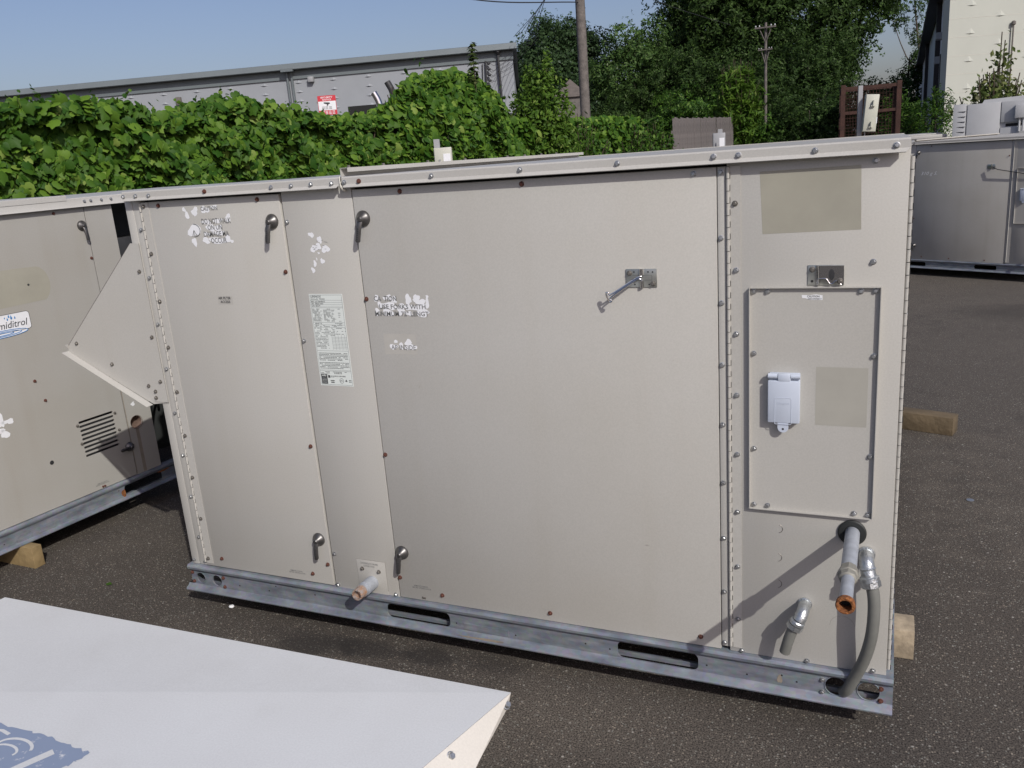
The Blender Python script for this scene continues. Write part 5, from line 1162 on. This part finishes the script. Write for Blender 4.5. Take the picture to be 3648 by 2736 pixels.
# grey units behind the right unit
gu = thing('grey_rooftop_unit', 'pale grey rooftop unit with hooded top at the right edge, under the cream wall', 'air conditioner', (2.80, 10.30, 0), R_(-12))
bm = B(); box(bm, 0, 2.0, .02, 1.3, .1, 1.60, .004); obj('cabinet', bm, M['unit_grey'], gu)
bm = B(); box(bm, -.01, .13, -.005, .019, .12, 1.61, .002); box(bm, .145, .50, -.002, .019, .12, 1.60, .002); obj('side_panel', bm, M['unit_grey'], gu)
bm = B(); box(bm, .51, 1.1, -.004, .019, 1.36, 1.60, .002); box(bm, .51, 1.98, -.004, .019, .12, 1.30, .002); obj('door_panel', bm, M['unit_grey'], gu)
bm = B(); box(bm, .56, .80, .0195, .0205, 1.31, 1.345); obj('slot', bm, M['black'], gu)
bm = B(); box(bm, .66, .80, -.07, -.0045, 1.40, 1.555, .006); tube(bm, [(.71, -.04, 1.40), (.71, -.04, 1.25)], .012, 8); tube(bm, [(.75, -.04, 1.40), (.75, -.04, 1.25)], .012, 8); obj('switch_box', bm, M['unit_grey'], gu)
bm = B(); prism(bm, [(.28, 1.601), (.30, 1.640), (1.9, 1.695), (1.9, 1.601)], .15, 1.2); obj('top_hood', bm, M['unit_grey'], gu)
bm = B()
for k in range(5): tube(bm, [(.02, .0, 1.28 + k * .06), (.125, -.012, 1.28 + k * .06)], .004, 5)
obj('corner_louvre', bm, M['darkgrey'], gu)
hu = thing('grey_rooftop_unit', 'low pale rooftop unit whose roof edge shows just past the corner of the large unit', 'air conditioner', (2.26, 10.35, 0), R_(8))
bm = B(); box(bm, 0, .46, 0, .9, .1, 1.225); obj('cabinet', bm, M['unit_grey'], hu)
bm = B(); box(bm, -.02, .48, -.02, .92, 1.23, 1.272, .004); box(bm, .03, .43, .05, .8, 1.273, 1.287, .003); obj('roof_panel', bm, M['paint_lite'], hu)

# ------------------------------------------------------------------ trees and bushes
tree('dense_tree', 'mid green round tree behind the right end of the long grey building', (-18.6, 53.6, 0), 9.6,
     [(0, 0, 6.2, 3.2, 2.6, 3.0), (-2.0, 0, 5.4, 1.8, 1.8, 1.8), (2.0, 0, 6.2, 1.9, 1.8, 2.3), (.3, 0, 8.3, 1.5, 1.5, 1.5), (-1.0, .2, 7.6, 1.2, 1.2, 1.2), (1.6, -.3, 8.0, 1.0, .9, 1.2), (0, -.6, 3.2, 3.4, 2.4, 2.4), (2.4, -.8, 3.6, 1.6, 1.6, 2.0)], M['grey_leaf'], 30, .42, 31, .28)
tree('pale_tree', 'loose pale green tree just right of the near utility pole', (-9.6, 39.5, 0), 7.0,
     [(0, 0, 4.2, 1.9, 1.7, 1.9), (-1.1, 0, 3.3, 1.3, 1.2, 1.5), (1.2, 0, 3.9, 1.5, 1.3, 1.7), (.1, 0, 5.9, .8, .9, 1.1), (1.1, .2, 5.5, .8, .8, 1.1), (-.9, 0, 5.0, .8, .8, .9), (0, 0, 2.2, 2.2, 1.6, 1.6)], M['tree_leaf2'], 32, .32, 32, .18)
tree('giant_tree', 'giant dark tree filling the top right of the view behind the distant pole', (-4.1, 49.9, 0), 19,
     [(0, 0, 12, 5.2, 4.0, 5), (-3.6, -.6, 10.8, 3.2, 2.8, 3.4), (3.4, -.5, 9.8, 2.8, 2.6, 2.6), (-2.4, -1.8, 7.2, 3.2, 2.4, 2.8), (1.8, -1.8, 7.0, 2.9, 2.4, 2.6), (-4.9, 0, 7.0, 1.8, 1.8, 2.2), (5.2, 0, 8.2, 1.5, 1.7, 1.2), (0, 0, 16, 4, 3.5, 3), (-3, 0, 14.5, 3, 3, 3), (3, 0, 14, 3, 3, 3), (-.6, -2, 4.6, 4.2, 2.2, 2.6), (3.4, -.8, 5.0, 1.4, 1.8, 1.7), (-4.0, -.8, 4.6, 2.4, 2.0, 2.4), (-6.2, -.5, 4.4, 1.8, 1.6, 2.2)], M['tree_leaf'], 30, .46, 33, .5)
tree('dark_tree', 'dark tree between the giant tree and the cream warehouse', (2.45, 57, 0), 6.4,
     [(0.2, 0, 3.6, .9, 1.3, 1.0), (.8, 0, 4.9, .6, .9, .9), (-.5, 0, 2.7, .9, 1.1, .6), (.9, 0, 2.8, 1.0, 1.2, 1.1), (.2, 0, 1.8, 1.6, 1.5, 1.2)], M['tree_leaf'], 15, .34, 34, .14)
tree('overhanging_tree', 'thin leafy tree whose branches hang against the sky beside the warehouse eave', (3.6, 62, 0), 11,
     [(-.8, 0, 9.2, 2.0, 1.6, 1.6), (-2.2, 0, 8.2, 1.0, 1.2, .8), (-.4, 0, 7.0, 1.0, 1.2, 1.0), (-.1, 0, 5.6, .6, .8, .8)], M['tree_leaf'], 9, .34, 35, .14)
# understorey wall of bushes at the end of the lot
BU = [(-11.2, 40.5, 4.6, 2.2, 'dark bushy growth behind the pyramid roof shed', 'grey_leaf'),
      (-9.3, 35.5, 3.2, 1.7, 'dark green leafy bush under the pale tree, left of the plank fence', 'tree_leaf'),
      (-7.4, 38.0, 5.2, 2.2, 'tall dark bush behind the near end of the plank fence', 'tree_leaf'),
      (-5.6, 34.2, 3.6, 1.5, 'mid green bush close behind the plank fence', 'bush_leaf'),
      (-4.3, 37.5, 5.0, 1.9, 'tall dark green bush left of the upright pale shoots', 'tree_leaf'),
      (-1.7, 35.0, 3.5, 1.6, 'wide dark bush below the distant utility pole', 'tree_leaf'),
      (-2.6, 31.2, 2.1, .9, 'low bright bush at the far end of the plank fence', 'bush_leaf'),
      (-.7, 31.0, 2.6, 1.2, 'rounded dark bush left of the rusty cage', 'tree_leaf'),
      (.6, 31.5, 2.9, 1.1, 'dark bush directly behind the rusty cage', 'tree_leaf'),
      (1.75, 30.6, 2.75, .8, 'dark bush under the sky gap, behind the right edge of the cage', 'tree_leaf'),
      (-1.6, 40.5, 6.0, 2.0, 'tall dense dark bush under the giant tree', 'tree_leaf'),
      (1.9, 33.0, 2.3, .9, 'dark bush right of the rusty cage by the warehouse', 'tree_leaf')]
for i, (x, y, h_, w_, lab, m_) in enumerate(BU):
    r_ = random.Random(50 + i); bl_ = [(0, 0, h_ * .55, w_, w_, h_ * .42)]
    for k in range(5): bl_.append((r_.uniform(-.8, .8) * w_, r_.uniform(-.5, .2) * w_, h_ * r_.uniform(.25, .85), w_ * r_.uniform(.4, .6), w_ * .5, h_ * r_.uniform(.14, .24)))
    tree('bush', lab, (x, y, 0), h_, bl_, M[m_], 34, .27, 60 + i, .07, 'bush', 'bushes at the end of the lot')
sapling('ailanthus_shrub', 'bright green upright shoots standing before the dark trees, left of the distant pole', (-3.1, 30.6, 0), 4.9, .95, 110, M['shoot_leaf'], 'narrow', .36, 15, per=120)
tree('hedge_shrub', 'feathery bright green shrub at the foot of the warehouse side wall', (2.86, 18.0, 0), 2.0,
     [(0, 0, 1.0, .42, .4, .8), (-.2, 0, 1.5, .22, .2, .4), (.16, 0, 1.65, .18, .2, .38), (0, 0, 1.8, .14, .15, .3)], M['bush_leaf'], 420, .10, 16, .03, 'shrub', None, 'narrow', .3)
tree('hedge_shrub', 'darker feathery shrub right of the rusty cage', (2.25, 18.6, 0), 2.1,
     [(0, 0, 1.0, .5, .4, .9), (-.25, 0, 1.6, .22, .2, .45), (.2, 0, 1.5, .24, .2, .42), (-.05, 0, 1.85, .16, .15, .3)], M['bush_leaf'], 420, .10, 17, .03, 'shrub', None, 'narrow', .3)
sapling('weed', 'pale dry weed growing behind the grey unit against the cream wall', (3.40, 12.0, 0), 2.62, .50, 60, M['weed_leaf'], 'oval', .095, 18, 'plant', per=220)
sapling('wild_shrub', 'shrub with small leaves sprawling over the hedge end below the near pole', (-4.4, 17.0, 0), 2.35, .8, 60, M['bush_leaf'], 'oval', .12, 19, per=80)
sapling('wild_shrub', 'dense leafy shrub at the hedge end touching the plank fence', (-4.0, 22.3, 0), 2.2, .62, 60, M['bush_leaf'], 'oval', .13, 23, per=90)
sapling('wild_shrub', 'leafy shrub between the near pole and the plank fence', (-4.3, 20.8, 0), 2.25, .8, 50, M['bush_leaf'], 'oval', .13, 20, per=80)
